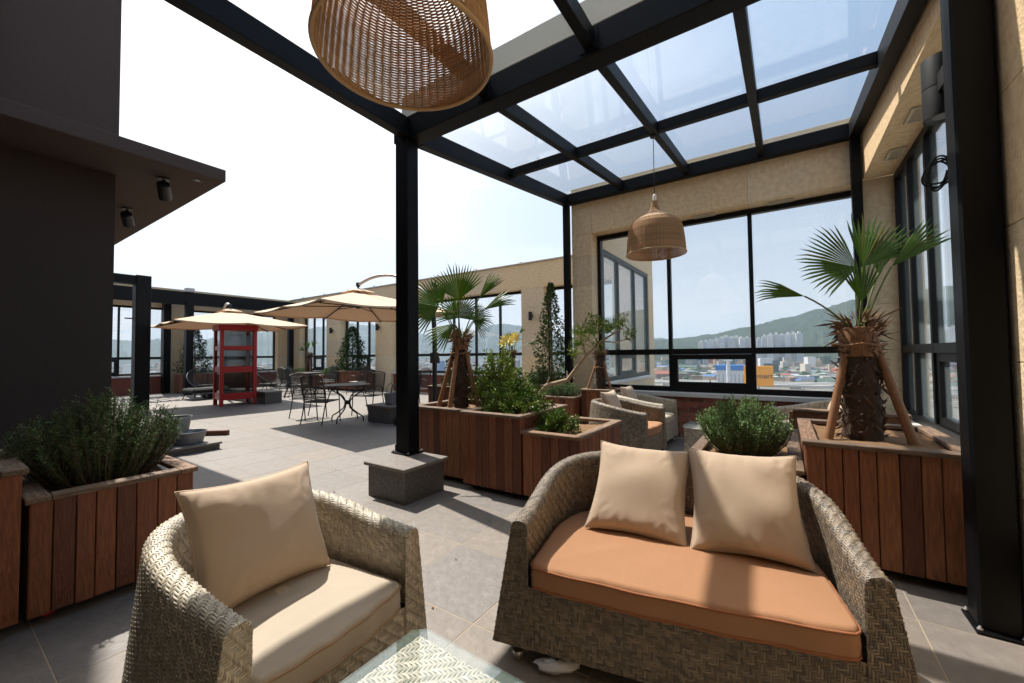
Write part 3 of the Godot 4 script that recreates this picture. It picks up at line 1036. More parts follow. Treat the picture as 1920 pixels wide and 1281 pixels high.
func build_seats() -> void:
	var light := [Color(.47, .41, .31), Color(.41, .36, .27), Color(.54, .48, .38), Color(.35, .31, .24), Color(.45, .41, .34)]
	var brown := [Color(.20, .155, .105), Color(.16, .125, .09), Color(.25, .20, .14), Color(.12, .10, .08), Color(.22, .185, .145)]
	var oa := {"w": .325, "zf": .43, "zc": .10, "b": .46, "pw": .90, "t": .075, "ys": .30, "ha": .605, "hb": .69, "flare": .06, "cell": .0084, "amp": .0036, "cols": light, "ct": .11, "over": .0, "cmat": M.cream, "pmat": M.pipe_cream}
	chair_light = thing("wicker_armchair", "pale woven wicker tub armchair with cream seat cushion in the foreground", "armchair", Vector3(-1.655, 0, -.775), PI / 2 + .09)
	tub_seat(chair_light, oa)
	var os := oa.duplicate()
	os.merge({"w": .597, "zf": .42, "zc": .10, "b": .52, "pw": .80, "hb": .735, "ha": .60, "ys": .315, "cols": brown, "cmat": M.orange, "pmat": M.pipe_orange, "over": .01, "flare": .09}, true)
	var sofa := thing("wicker_sofa", "dark woven two seat wicker sofa with long orange cushion", "sofa", Vector3(-.44, 0, -1.97), deg_to_rad(11.3))
	tub_seat(sofa, os)
	pillow("cream square pillow propped in the pale foreground armchair", Vector3(-1.575, .435, -.52), Vector3(-1.60, .43, -1.0), Vector3(-.42, 1, .04), .44, .19, 3)
	pillow("cream pillow on the orange sofa, at its left end", Vector3(-.83, .45, -1.86), Vector3(-.37, .44, -1.90), Vector3(-.0, 1, -.75), .46, .18, 11)
	pillow("cream pillow on the orange sofa, right of its twin", Vector3(-.355, .445, -1.89), Vector3(.085, .44, -1.98), Vector3(.03, 1, -.72), .47, .19, 17)
	# the seats further back are the same pieces
	var bw := oa.duplicate()
	bw.merge({"cols": brown, "cmat": M.orange, "pmat": M.pipe_orange, "cell": .012, "amp": .0035}, true)
	var c1 := thing("wicker_armchair", "brown grey wicker armchair with orange seat cushion, nearer of the two by the brick wall", "armchair", Vector3(-1.74, 0, -5.12), PI / 2 - .06, "armchairs by the brick wall")
	tub_seat(c1, bw)
	var c2: Node3D = chair_light.duplicate()
	add_child(c2, true)
	c2.name = "wicker_armchair_002"
	c2.position = Vector3(-1.78, 0, -6.02)
	c2.rotation.y = PI / 2 - .04
	tag(c2, "pale wicker armchair with cream cushion right against the brick wall", "armchair", "armchairs by the brick wall")
	pillow("cream pillow in the brown grey armchair by the brick wall", Vector3(-1.82, .43, -4.92), Vector3(-1.80, .43, -5.34), Vector3(-.35, 1, 0), .40, .16, 23)
	pillow("cream pillow in the pale armchair against the brick wall", Vector3(-1.86, .43, -5.82), Vector3(-1.85, .43, -6.23), Vector3(-.35, 1, 0), .40, .16, 29)
	var sf := oa.duplicate()
	sf.merge({"w": .597, "zf": .42, "zc": .10, "b": .52, "pw": .80, "hb": .735, "ha": .60, "cell": .014, "amp": .004}, true)
	var s2 := thing("wicker_sofa", "pale wicker sofa half hidden behind the right palm and bush", "sofa", Vector3(.30, 0, -5.55), -PI / 2 + .05)
	tub_seat(s2, sf)
	pillow("cream pillow on the half hidden sofa, behind the palm stake", Vector3(.42, .43, -5.55), Vector3(.44, .43, -5.12), Vector3(.4, 1, 0), .42, .17, 31)
	pillow("cream pillow on the half hidden sofa, nearer the side window", Vector3(.42, .43, -6.02), Vector3(.42, .43, -5.60), Vector3(.35, 1, 0), .42, .17, 37)

# ---------------------------------------------------------------- low wicker tables with glass tops
func wicker_table(t: Node3D, wx: float, wz: float, h: float, ch: float, cols: Array, cell: float) -> void:
	var g := Geo.new()
	var T := func(u: float, v: float) -> Vector3:
		return Vector3(-wx * .5 + .02 + (wx - .04) * v, h - .016, -wz * .5 + .02 + u)
	weave(g, T, wz - .04, wx - .04, cell, .003, cols)
	for sd in 4:
		var b := Basis(Vector3.UP, PI / 2 * sd)
		var ww := wx if sd % 2 == 0 else wz
		var dd := wz if sd % 2 == 0 else wx
		var F := func(u: float, v: float) -> Vector3:
			return b * Vector3(-ww * .5 + .02 + u, .05 + (h - .07) * v, dd * .5 - .02)
		weave(g, F, ww - .04, h - .07, cell, .003, cols)
	part(t, "woven_body", g.mesh(), M.weave)
	for sx in [-1, 1]:
		for sz in [-1, 1]:
			var lg := Geo.new()
			lg.tube([Vector3(sx * (wx * .5 - .06), .06, sz * (wz * .5 - .06)), Vector3(sx * (wx * .5 - .06), 0, sz * (wz * .5 - .06))], [.025, .02], 10)
			part(t, "leg", lg.mesh(), M.foot)
	var gl := Geo.new()
	var hx := wx * .5
	var hz := wz * .5
	var pl := [Vector2(-hx + ch, -hz), Vector2(hx - ch, -hz), Vector2(hx, -hz + ch), Vector2(hx, hz - ch), Vector2(hx - ch, hz), Vector2(-hx + ch, hz), Vector2(-hx, hz - ch), Vector2(-hx, -hz + ch)]
	var y0 := h - .008
	for k in 8:
		var a: Vector2 = pl[k]
		var bq: Vector2 = pl[(k + 1) % 8]
		gl.quad(Vector3(a.x, y0, a.y), Vector3(a.x, h, a.y), Vector3(bq.x, h, bq.y), Vector3(bq.x, y0, bq.y))
		gl.tri(Vector3(0, h, 0), Vector3(bq.x, h, bq.y), Vector3(a.x, h, a.y))
		gl.tri(Vector3(0, y0, 0), Vector3(a.x, y0, a.y), Vector3(bq.x, y0, bq.y))
	part(t, "glass_top", gl.mesh(), M.table_glass)

func build_tables() -> void:
	var light := [Color(.47, .41, .31), Color(.41, .36, .27), Color(.54, .48, .38), Color(.35, .31, .24)]
	var t := thing("coffee_table", "pale wicker coffee table with reflecting glass top at the bottom edge", "table", Vector3(-.72, 0, -.63), -.03)
	wicker_table(t, .60, .62, .42, .035, light, .0098)
	var s := thing("side_table", "low wicker side table with glass top in front of the brick wall", "table", Vector3(-.80, 0, -5.40), .03)
	wicker_table(s, .46, .55, .42, .03, light, .013)
	# dry leaves and crumbs dropped on the paving
	for k in 12:
		var at: Vector3 = [Vector3(-1.52, .0, -1.52), Vector3(-1.42, 0, -2.18), Vector3(-1.75, 0, -1.95), Vector3(-2.2, 0, -2.0), Vector3(-1.1, 0, -1.75), Vector3(-2.6, 0, -1.75), Vector3(-3.6, 0, -2.3), Vector3(-4.3, 0, -2.75), Vector3(-1.95, 0, -2.55), Vector3(-5.2, 0, -3.2), Vector3(.35, 0, -2.55), Vector3(.62, 0, -2.2)][k]
		var lf := thing("dry_leaf", "tiny dry brown leaf fallen on the slate paving", "leaf", at, R(0, TAU), "dry leaves on the paving")
		var lg := Geo.new()
		lg.col = Color(.16, .09, .04)
		oval(lg, Vector3(0, .003, 0), Vector3(0, .1, 1).normalized(), Vector3.RIGHT, R(.018, .034), R(.008, .014), .3)
		part(lf, "blade", lg.mesh(), M.leaf)
	# small plastic bag under the sofa
	var bg := thing("plastic_bag", "crumpled clear plastic bag on the floor under the sofa front", "bag", Vector3(-.80, 0, -1.50), .6)
	var q := Geo.new()
	var nz := FastNoiseLite.new()
	nz.frequency = 6.0
	var pts := PackedVector3Array()
	for a in 12:
		for b in 17:
			var th := PI * a / 11.0
			var ph := TAU * b / 16.0
			var d := Vector3(sin(th) * cos(ph), cos(th), sin(th) * sin(ph))
			var rr := 1.0 + .55 * nz.get_noise_3dv(d * 1.2)
			pts.append(Vector3(d.x * .085 * rr, .028 + d.y * .027 * rr, d.z * .035 * rr))
	q.grid(pts, 12, 17, false, true)
	var bm := mat(Color(.72, .72, .74), .25)
	part(bg, "film", q.mesh(), bm)

# ---------------------------------------------------------------- rattan pendant lamps
func pendant(label: String, at: Vector3, top: float) -> void:
	var t := thing("pendant_lamp", label, "lamp", at)
	var prof := [[.315, 0.0], [.311, .06], [.305, .13], [.298, .20], [.288, .27], [.268, .33], [.235, .375], [.19, .405], [.14, .43], [.095, .455], [.062, .485], [.045, .52], [.036, .56], [.034, .60]]
	var rad := func(y: float) -> float:
		for k in prof.size() - 1:
			if y <= prof[k + 1][1]:
				return lerpf(prof[k][0], prof[k + 1][0], (y - prof[k][1]) / (prof[k + 1][1] - prof[k][1]))
		return .034
	if not boxes.has("shade"):
		var g := Geo.new()
		var ns := 112
		# length along the profile, so that rows stay evenly pitched
		var yl := []
		var y := 0.012
		while y < .598:
			yl.append(y)
			var slope: float = (rad.call(y + .004) - rad.call(y)) / .004
			y += .0054 / sqrt(1.0 + slope * slope)
		for r in yl.size():
			var yy: float = yl[r]
			var pts := PackedVector3Array()
			var f := R(.8, 1.15)
			g.col = Color(.66 * f, .46 * f, .27 * f)
			for s in ns + 1:
				var a := TAU * s / ns
				var wv := .0015 * cos(a * ns / 4.0 + PI * r)
				var rr: float = rad.call(yy) + wv
				var dy := R(-.0004, .0004)
				for q in 4:
					var an := TAU * q / 3.0
					pts.append(Vector3(cos(a) * (rr + cos(an) * .0028), yy + dy + sin(an) * .0032, sin(a) * (rr + cos(an) * .0028)))
			g.grid(pts, ns + 1, 4, false, true)
		boxes["shade"] = g.mesh()
		var rb := Geo.new()
		rb.col = Color(.40, .25, .13)
		for k in 56:
			var a := TAU * (k + .5) / 56
			var path := []
			for j in prof.size():
				path.append(Vector3(cos(a) * prof[j][0], prof[j][1], sin(a) * prof[j][0]))
			rb.tube(path, [.0022], 4, false)
		boxes["ribs"] = rb.mesh()
		var rm := Geo.new()
		rm.col = Color(.50, .34, .18)
		var pp := []
		for k in 65:
			var a := TAU * k / 64
			pp.append(Vector3(cos(a) * .316, .004, sin(a) * .316))
		rm.tube(pp, [.0085], 8, false)
		boxes["rim"] = rm.mesh()
	var sh := part(t, "shade", boxes["shade"], M.reed)
	part(sh, "ribs", boxes["ribs"], M.reed)
	part(sh, "rim", boxes["rim"], M.reed)
	var nk := Geo.new()
	nk.lathe([[0, .56], [.02, .56], [.02, .66], [.012, .68], [0, .68]], 12)
	part(t, "lamp_holder", nk.mesh(), M.white)
	var bl := Geo.new()
	bl.lathe([[0, .40], [.02, .405], [.03, .43], [.03, .46], [.016, .52], [.014, .56], [0, .56]], 16)
	part(t, "bulb", bl.mesh(), M.white)
	var cd := Geo.new()
	cd.tube([Vector3(0, .66, 0), Vector3(0, top - at.y, 0)], [.004], 6)
	part(t, "cord", cd.mesh(), M.rubber)
	var rs := Geo.new()
	rs.lathe([[0, top - at.y - .03], [.035, top - at.y - .03], [.035, top - at.y - .002], [0, top - at.y - .002]], 14)
	part(t, "ceiling_rose", rs.mesh(), M.iron)

func build_lamps() -> void:
	pendant("large looking woven rattan pendant lamp hanging close overhead", Vector3(-1.13, 2.40, -1.0), 3.55)
	pendant("woven rattan pendant lamp hanging before the rear window", Vector3(-1.15, 2.40, -4.62), 3.76)
	# cylinder wall lamps
	var spots := [[Vector3(.75, 2.55, -3.08), "dark cylinder wall lamp beside the black right column", .075, .33], [Vector3(-6.0, 2.28, -9.90), "small dark wall lamp on the far pier right of the long bay", .055, .24], [Vector3(-12.85, 2.28, -9.90), "small dark wall lamp on the far pier beside the large parasol", .055, .24], [Vector3(-15.9, 2.28, -9.90), "small dark wall lamp on the far pier left of the small conifer", .055, .24]]
	for q in spots:
		var t := thing("wall_lamp", q[1], "wall lamp", q[0], 0, "cylinder wall lamps")
		var r: float = q[2]
		var h: float = q[3]
		var g := Geo.new()
		g.lathe([[r * .55, .012], [r * .8, .004], [r, 0], [r, h * .5 - .003], [r - .004, h * .5 - .002], [r - .004, h * .5 + .002], [r, h * .5 + .003], [r, h], [r * .85, h], [r * .8, h - .01], [0, h - .01]], 28)
		part(t, "body", g.mesh(), M.iron)
		var gl := Geo.new()
		gl.lathe([[0, .010], [r * .56, .010], [r * .56, .016], [0, .016]], 20)
		part(t, "lens", gl.mesh(), M.zinc)
		var zz := .16 if q[0].x > 0 else -.10
		slab(t, "bracket", Vector3(-.03, h * .5 - .05, minf(0, zz) ), Vector3(.03, h * .5 + .05, maxf(0, zz)), M.iron, .004)
	var cb := thing("cable_coil", "loose coil of black cable hanging beside the black right column", "cable", Vector3(.70, 2.10, -2.96))
	var cg := Geo.new()
	var path := []
	for k in 90:
		var a := TAU * k / 22.0
		path.append(Vector3(.055 * cos(a) * (.8 + .25 * sin(k * .13)) + .01 * sin(k * .29), .12 + .085 * sin(a) * (.85 + .2 * cos(k * .17)), -.02 - .022 * cos(k * .21)))
	for k in 8:
		path.append(Vector3(.05, .12 + .075 * .0 + k * .035, -.01))
	cg.tube(path, [.005], 6)
	part(cb, "wire", cg.mesh(), M.rubber)

# ---------------------------------------------------------------- timber planters
func planter(called: String, label: String, lo: Vector3, hi: Vector3, sides: String, soil_drop := .07, group := "cedar planters on the terrace") -> Node3D:
	var t := thing(called, label, "planter", Vector3.ZERO, 0, group)
	var y0 := .055
	var y1 := hi.y - .03
	var th := .02
	# each side of single planks
	for s in sides:
		var along: float = (hi.x - lo.x) if s in "fb" else (hi.z - lo.z)
		var n := maxi(2, int(round(along / .086)))
		var p := 0.0
		var ws := []
		var sum := 0.0
		for k in n:
			var w := R(.85, 1.15)
			ws.append(w)
			sum += w
		for k in n:
			var w: float = ws[k] / sum * along
			var c := p + w * .5
			p += w
			var dz := R(-.0012, .0012)
			var at := Vector3(lo.x + c, 0, hi.z - th * .5 + dz)
			var wd := Vector3.RIGHT
			if s == "b":
				at = Vector3(lo.x + c, 0, lo.z + th * .5 + dz)
			elif s == "r":
				at = Vector3(hi.x - th * .5 + dz, 0, lo.z + c)
				wd = Vector3.BACK
			elif s == "l":
				at = Vector3(lo.x + th * .5 + dz, 0, lo.z + c)
				wd = Vector3.BACK
			board(t, "plank", at + Vector3(0, y0 + R(0, .004), 0), at + Vector3(0, y1, 0), wd, snappedf(w - .004, .002), th, M.wood[rng.randi() % 8], .003)
	var ig := Geo.new()
	ig.box(Vector3((lo.x + hi.x) * .5, (y0 + hi.y - soil_drop) * .5 - .01, (lo.z + hi.z) * .5), Vector3(hi.x - lo.x - .05, hi.y - soil_drop - y0 - .02, hi.z - lo.z - .05))
	part(t, "liner", ig.mesh(), M.rubber)
	# cap boards, mitred by butting
	var cw := .085
	var ov := .018
	var yc := hi.y - .016
	board(t, "cap_board", Vector3(lo.x - ov, yc, hi.z + ov - cw * .5), Vector3(hi.x + ov, yc, hi.z + ov - cw * .5), Vector3.BACK, cw, .028, M.cap[rng.randi() % 4], .004)
	board(t, "cap_board", Vector3(lo.x - ov, yc, lo.z - ov + cw * .5), Vector3(hi.x + ov, yc, lo.z - ov + cw * .5), Vector3.BACK, cw, .028, M.cap[rng.randi() % 4], .004)
	board(t, "cap_board", Vector3(lo.x - ov + cw * .5, yc, lo.z - ov + cw + .002), Vector3(lo.x - ov + cw * .5, yc, hi.z + ov - cw - .002), Vector3.RIGHT, cw, .028, M.cap[rng.randi() % 4], .004)
	board(t, "cap_board", Vector3(hi.x + ov - cw * .5, yc, lo.z - ov + cw + .002), Vector3(hi.x + ov - cw * .5, yc, hi.z + ov - cw - .002), Vector3.RIGHT, cw, .028, M.cap[rng.randi() % 4], .004)
	# soil with a rough surface
	var sg := Geo.new()
	var nz := FastNoiseLite.new()
	nz.frequency = 4.0
	var pts := PackedVector3Array()
	for a in 25:
		for b in 25:
			var x := lerpf(lo.x + .03, hi.x - .03, a / 24.0)
			var z := lerpf(lo.z + .03, hi.z - .03, b / 24.0)
			pts.append(Vector3(x, hi.y - soil_drop + .018 * nz.get_noise_2d(x, z) + .006 * nz.get_noise_2d(x * 5, z * 5), z))
	sg.grid(pts, 25, 25, false, true)
	part(t, "soil", sg.mesh(), M.soil)
	# wheels
	for q in [[lo.x + .12, hi.z - .08], [hi.x - .12, hi.z - .08], [lo.x + .12, lo.z + .08], [hi.x - .12, lo.z + .08]]:
		var wg := Geo.new()
		wg.tube([Vector3(q[0] - .014, .031, q[1]), Vector3(q[0] + .014, .031, q[1])], [.03], 14)
		wg.box(Vector3(q[0], .052, q[1]), Vector3(.05, .012, .05))
		part(t, "caster", wg.mesh(), M.red if "rosemary at the left" in label else M.rubber)
	return t

# ---------------------------------------------------------------- plants
func blade(g: Geo, p: Vector3, d: Vector3, s: Vector3, l: float, w: float) -> void:   # narrow two-triangle leaf
	var m := p + d * l * .5
	var e := p + d * l
	g.quad(p - s * w * .2, m - s * w * .5, e, m + s * w * .5)

func oval(g: Geo, p: Vector3, d: Vector3, s: Vector3, l: float, w: float, fold := .25) -> void:
	var nn := d.cross(s)
	var e := p + d * l - nn * l * .12
	var a := p + d * l * .32
	var b := p + d * l * .7 - nn * l * .04
	g.quad(p, a + s * w * .5 + nn * w * fold, b + s * w * .42 + nn * w * fold, e)
	g.quad(p, e, b - s * w * .42 + nn * w * fold, a - s * w * .5 + nn * w * fold)

func rand_dir() -> Vector3:
	var z := R(-1, 1)
	var a := R(0, TAU)
	var r := sqrt(1 - z * z)
	return Vector3(r * cos(a), z, r * sin(a))

func perp(d: Vector3) -> Vector3:
	var x := d.cross(rand_dir())
	return x.normalized() if x.length() > .01 else d.cross(Vector3.RIGHT).normalized()

func rosemary(label: String, at: Vector3, rx: float, rz: float, h: float, stems: int, dark: float, nlen := .024, group := "") -> void:
	var t := thing("rosemary_bush", label, "bush", at, 0, group)
	var g := Geo.new()
	var tw := Geo.new()
	tw.col = Color(.09, .06, .04)
	for k in stems:
		var a := R(0, TAU)
		var q := sqrt(R(0, 1))
		var b0 := Vector3(cos(a) * q * rx * .45, 0, sin(a) * q * rz * .45)
		var tip := Vector3(cos(a) * q * rx * R(.85, 1.1), h * (1.0 - .42 * q * q) * R(.72, 1.08), sin(a) * q * rz * R(.85, 1.1))
		var mid := b0.lerp(tip, .45) + Vector3(cos(a), -.2, sin(a)) * R(.0, .10) * q
		var path := []
		for j in 7:
			var f := j / 6.0
			path.append(b0.lerp(mid, f).lerp(mid.lerp(tip, f), f))
		tw.tube(path, [.006, .005, .004, .0035, .003, .002, .0015], 4, false)
		var ln := b0.distance_to(tip)
		var cnt := int(ln / .0052)
		var sh := R(.75, 1.25)
		for j in cnt:
			var f := pow(float(j) / cnt, .72)
			if f < .18:
				continue
			var x := f * 6.0
			var i0 := mini(int(x), 5)
			var p: Vector3 = path[i0].lerp(path[i0 + 1], x - i0)
			var d: Vector3 = (path[i0 + 1] - path[i0]).normalized()
			var o := perp(d)
			var dd := (d * R(.35, 1.0) + o).normalized()
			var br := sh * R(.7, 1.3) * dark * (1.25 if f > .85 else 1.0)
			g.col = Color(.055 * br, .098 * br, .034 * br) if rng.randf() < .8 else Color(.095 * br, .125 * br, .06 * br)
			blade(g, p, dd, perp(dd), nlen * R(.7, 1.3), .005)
	part(t, "stems", tw.mesh(), M.bark)
	part(t, "foliage", g.mesh(), M.needle)

# leafy shrub: branching twigs with oval leaves in rosettes
func shrub(called: String, label: String, at: Vector3, rad: Vector3, twigs: int, per: int, ll: float, cols: Array, category := "shrub", lean := Vector3.ZERO, group := "") -> void:
	var t := thing(called, label, category, at, 0, group)
	var g := Geo.new()
	var tw := Geo.new()
	tw.col = Color(.13, .09, .06)
	for k in twigs:
		var d := rand_dir()
		d.y = absf(d.y) * .9 + .05
		var q := pow(R(.15, 1), .4)
		var tip := Vector3(d.x * rad.x, d.y * rad.y, d.z * rad.z) * q + lean * d.y
		var b0 := Vector3(d.x * rad.x, 0, d.z * rad.z) * .12
		var mid := b0.lerp(tip, .5) + Vector3(R(-.04, .04), R(-.02, .05), R(-.04, .04))
		var path := []
		for j in 5:
			var f := j / 4.0
			path.append(b0.lerp(mid, f).lerp(mid.lerp(tip, f), f))
		tw.tube(path, [.007, .005, .004, .003, .002], 4, false)
		var cc: Color = cols[rng.randi() % cols.size()]
		for j in per:
			var f := 1.0 - pow(R(0, 1), 1.6) * .5
			var x := f * 4.0
			var i0 := mini(int(x), 3)
			var p: Vector3 = path[i0].lerp(path[i0 + 1], x - i0) + rand_dir() * ll * .6
			var ax: Vector3 = (path[i0 + 1] - path[i0]).normalized()
			var o := (perp(ax) + ax * R(.2, .9) + Vector3.UP * .25).normalized()
			var br := R(.65, 1.35)
			g.col = Color(cc.r * br, cc.g * br, cc.b * br)
			oval(g, p, o, perp(o), ll * R(.7, 1.2), ll * R(.42, .55))
	part(t, "stems", tw.mesh(), M.bark)
	part(t, "foliage", g.mesh(), M.leaf)

func conifer(label: String, at: Vector3, h: float, r: float, n: int, cols: Array, slim := 1.0, group := "") -> void:
	var t := thing("conifer_tree", label, "tree", at, 0, group)
	var tk := Geo.new()
	tk.col = Color(.13, .085, .055)
	tk.tube([Vector3.ZERO, Vector3(.01, h * .5, 0), Vector3(0, h * .96, .01)], [.028, .018, .004], 7)
	part(t, "trunk", tk.mesh(), M.bark)
	var g := Geo.new()
	for k in n:
		var f := pow(R(0, 1), 1.25)
		var a := R(0, TAU)
		var wob := 1.0 + .22 * sin(a * 3 + f * 17.0) + .15 * sin(a * 5 - f * 31.0)
		var rr := r * pow(1.0 - f, slim) * wob + .01
		var q := sqrt(R(.12, 1)) * rr
		var p := Vector3(cos(a) * q, h * (.05 + .95 * f), sin(a) * q)
		var outw := Vector3(cos(a), R(.2, 1.0), sin(a)).normalized()
		var cc: Color = cols[rng.randi() % cols.size()]
		var br := R(.6, 1.35)
		g.col = Color(cc.r * br, cc.g * br, cc.b * br)
		var s := perp(outw)
		for j in 5:
			var dd := (outw + s * (j - 2) * .5 + rand_dir() * .25).normalized()
			blade(g, p, dd, perp(dd), R(.03, .06) * (.7 + r), .016 * (.7 + r))
	part(t, "crown", g.mesh(), M.needle)

# fan palm. leaves: [hub right, hub up, hub forward, blade right, up, forward, radius, spread in degrees, droop]; rv is the palm's own right
func palm(label: String, at: Vector3, th: float, r0: float, leaves: Array, stakes: Array, wrap: float, rv: Vector3, scale := 1.0, group := "") -> void:
	var t := thing("fan_palm", label, "palm", at, 0, group)
	var nz := FastNoiseLite.new()
	nz.frequency = 9.0
	var tk := Geo.new()
	tk.col = Color(.055, .034, .022)
	var pts := PackedVector3Array()
	for a in 30:
		for b in 25:
			var y := th * a / 29.0
			var an := TAU * b / 24.0
			var rr := r0 * (1.0 - .12 * a / 29.0) * (1.0 + .16 * nz.get_noise_3d(cos(an), y * 4.0, sin(an)) + .05 * sin(y * 60.0 + an * 2.0))
			pts.append(Vector3(cos(an) * rr, y, sin(an) * rr))
	tk.grid(pts, 30, 25, false, false)
	# torn leaf bases and fibre
	for k in int(520 * scale):
		var y := R(.02, 1.0) * th
		var an := R(0, TAU)
		var o := Vector3(cos(an), 0, sin(an))
		var f := R(.5, 1.6)
		tk.col = Color(.075 * f, .045 * f, .028 * f)
		var d := (o * R(.15, .7) + Vector3.UP * R(-.9, 1.0) + perp(o) * .5).normalized()
		blade(tk, o * r0 * .93 + Vector3(0, y, 0), d, perp(d), R(.03, .10) * scale, R(.006, .02) * scale)
	var trunk := part(t, "trunk", tk.mesh(), M.bark)
	# dead skirt under the crown
	var sk := Geo.new()
	for k in int(260 * scale):
		var an := R(0, TAU)
		var o := Vector3(cos(an), 0, sin(an))
		var f := R(.6, 1.5)
		sk.col = Color(.17 * f, .10 * f, .055 * f)
		var d := (o * R(.3, 1.2) + Vector3.UP * R(-.35, .9)).normalized()
		blade(sk, o * r0 * R(.2, .95) + Vector3(0, th + R(-.07, .05) * scale, 0), d, perp(d), R(.05, .17) * scale, R(.008, .018) * scale)
	part(trunk, "dry_skirt", sk.mesh(), M.bark)
	if wrap > 0:
		var wg := Geo.new()
		wg.lathe([[r0 * 1.0, th - wrap], [r0 * 1.06, th - wrap + .01], [r0 * 1.03, th - wrap * .5], [r0 * 1.1, th - .01], [r0 * .9, th]], 22)
		part(t, "burlap_wrap", wg.mesh(), M.peg)
	var nv := rv.cross(Vector3.UP).normalized()
	for L in leaves:
		var g := Geo.new()
		var cc := Color(.075, .135, .026)
		g.col = Color(.13, .17, .05)
		var hub: Vector3 = rv * L[0] + Vector3(0, th + L[1], 0) + nv * L[2]
		var dd: Vector3 = (rv * L[3] + Vector3(0, L[4], 0) + nv * L[5]).normalized()
		var br: float = L[6]
		var base := Vector3(hub.x, 0, hub.z).normalized() * r0 * .25 + Vector3(0, th - .03, 0)
		var mid := base.lerp(hub, .5) + (hub - base).length() * .12 * Vector3.UP
		var path := []
		for j in 7:
			var f := j / 6.0
			path.append(base.lerp(mid, f).lerp(mid.lerp(hub, f), f))
		g.tube(path, [.011, .008, .007, .006], 5, false)
		# the blade faces the viewer's side and tilts to the sky
		var up := (nv + Vector3.UP * .35 + rv * R(-.3, .3)).normalized()
		up = (up - dd * up.dot(dd)).normalized()
		var sd := dd.cross(up).normalized()
		var n := clampi(int(L[7] / 5.6), 8, 36)
		var half := deg_to_rad(L[7]) * .5
		var dr: float = L[8]
		for k in n:
			var a := lerpf(-half, half, (k + .5) / n)
			var da := maxf(half / n, .045)
			var cup := up * sin(absf(a)) * .18
			var dirc := (dd * cos(a) + sd * sin(a) + cup).normalized()
			var ln := br * (.70 + .30 * cos(a * .7)) * R(.93, 1.05)
			var f := R(.75, 1.25)
			g.col = Color(cc.r * f * (1.7 if rng.randf() < .15 else 1.0), cc.g * f, cc.b * f)
			var r1 := ln * .52
			var sx := dirc.cross(up).normalized()
			var w1 := r1 * tan(da) * .98
			var bend := Vector3(0, -dr * ln * .10, 0)
			var e1 := hub + dirc * r1 + sx * w1 + bend * .4
			var e2 := hub + dirc * r1 - sx * w1 + bend * .4
			var c1 := hub + dirc * r1 + up * w1 * .75 + bend * .4
			var w2 := w1 * .72
			var m := hub + dirc * ln * .8 + bend * 1.5
			var mu := m + up * w2 * .6
			var tip := hub + dirc * ln + bend * R(2.2, 3.6) + rand_dir() * ln * .025
			g.tri(hub, e1, c1)
			g.tri(hub, c1, e2)
			g.quad(e1, m + sx * w2, mu, c1)
			g.quad(c1, mu, m - sx * w2, e2)
			g.tri(m + sx * w2, tip, mu)
			g.tri(mu, tip, m - sx * w2)
		part(t, "leaf", g.mesh(), M.palm_leaf)
	for q in stakes:
		var sg := Geo.new()
		var tp := Vector3(q[0].x * .22, q[1], q[0].z * .22)
		sg.tube([Vector3(q[0].x, -.05, q[0].z), tp], [q[2], q[2] * .86], 10)
		part(t, "stake", sg.mesh(), M.peg)
	if stakes.size():
		var rp := []
		var y: float = stakes[0][1] - .10
		for k in 33:
			var a := TAU * k / 32.0
			rp.append(Vector3(cos(a) * (r0 * 1.35), y + .006 * sin(k), sin(a) * (r0 * 1.35)))
		var rg := Geo.new()
		rg.tube(rp, [.008], 5, false)
		part(t, "rope", rg.mesh(), M.peg)

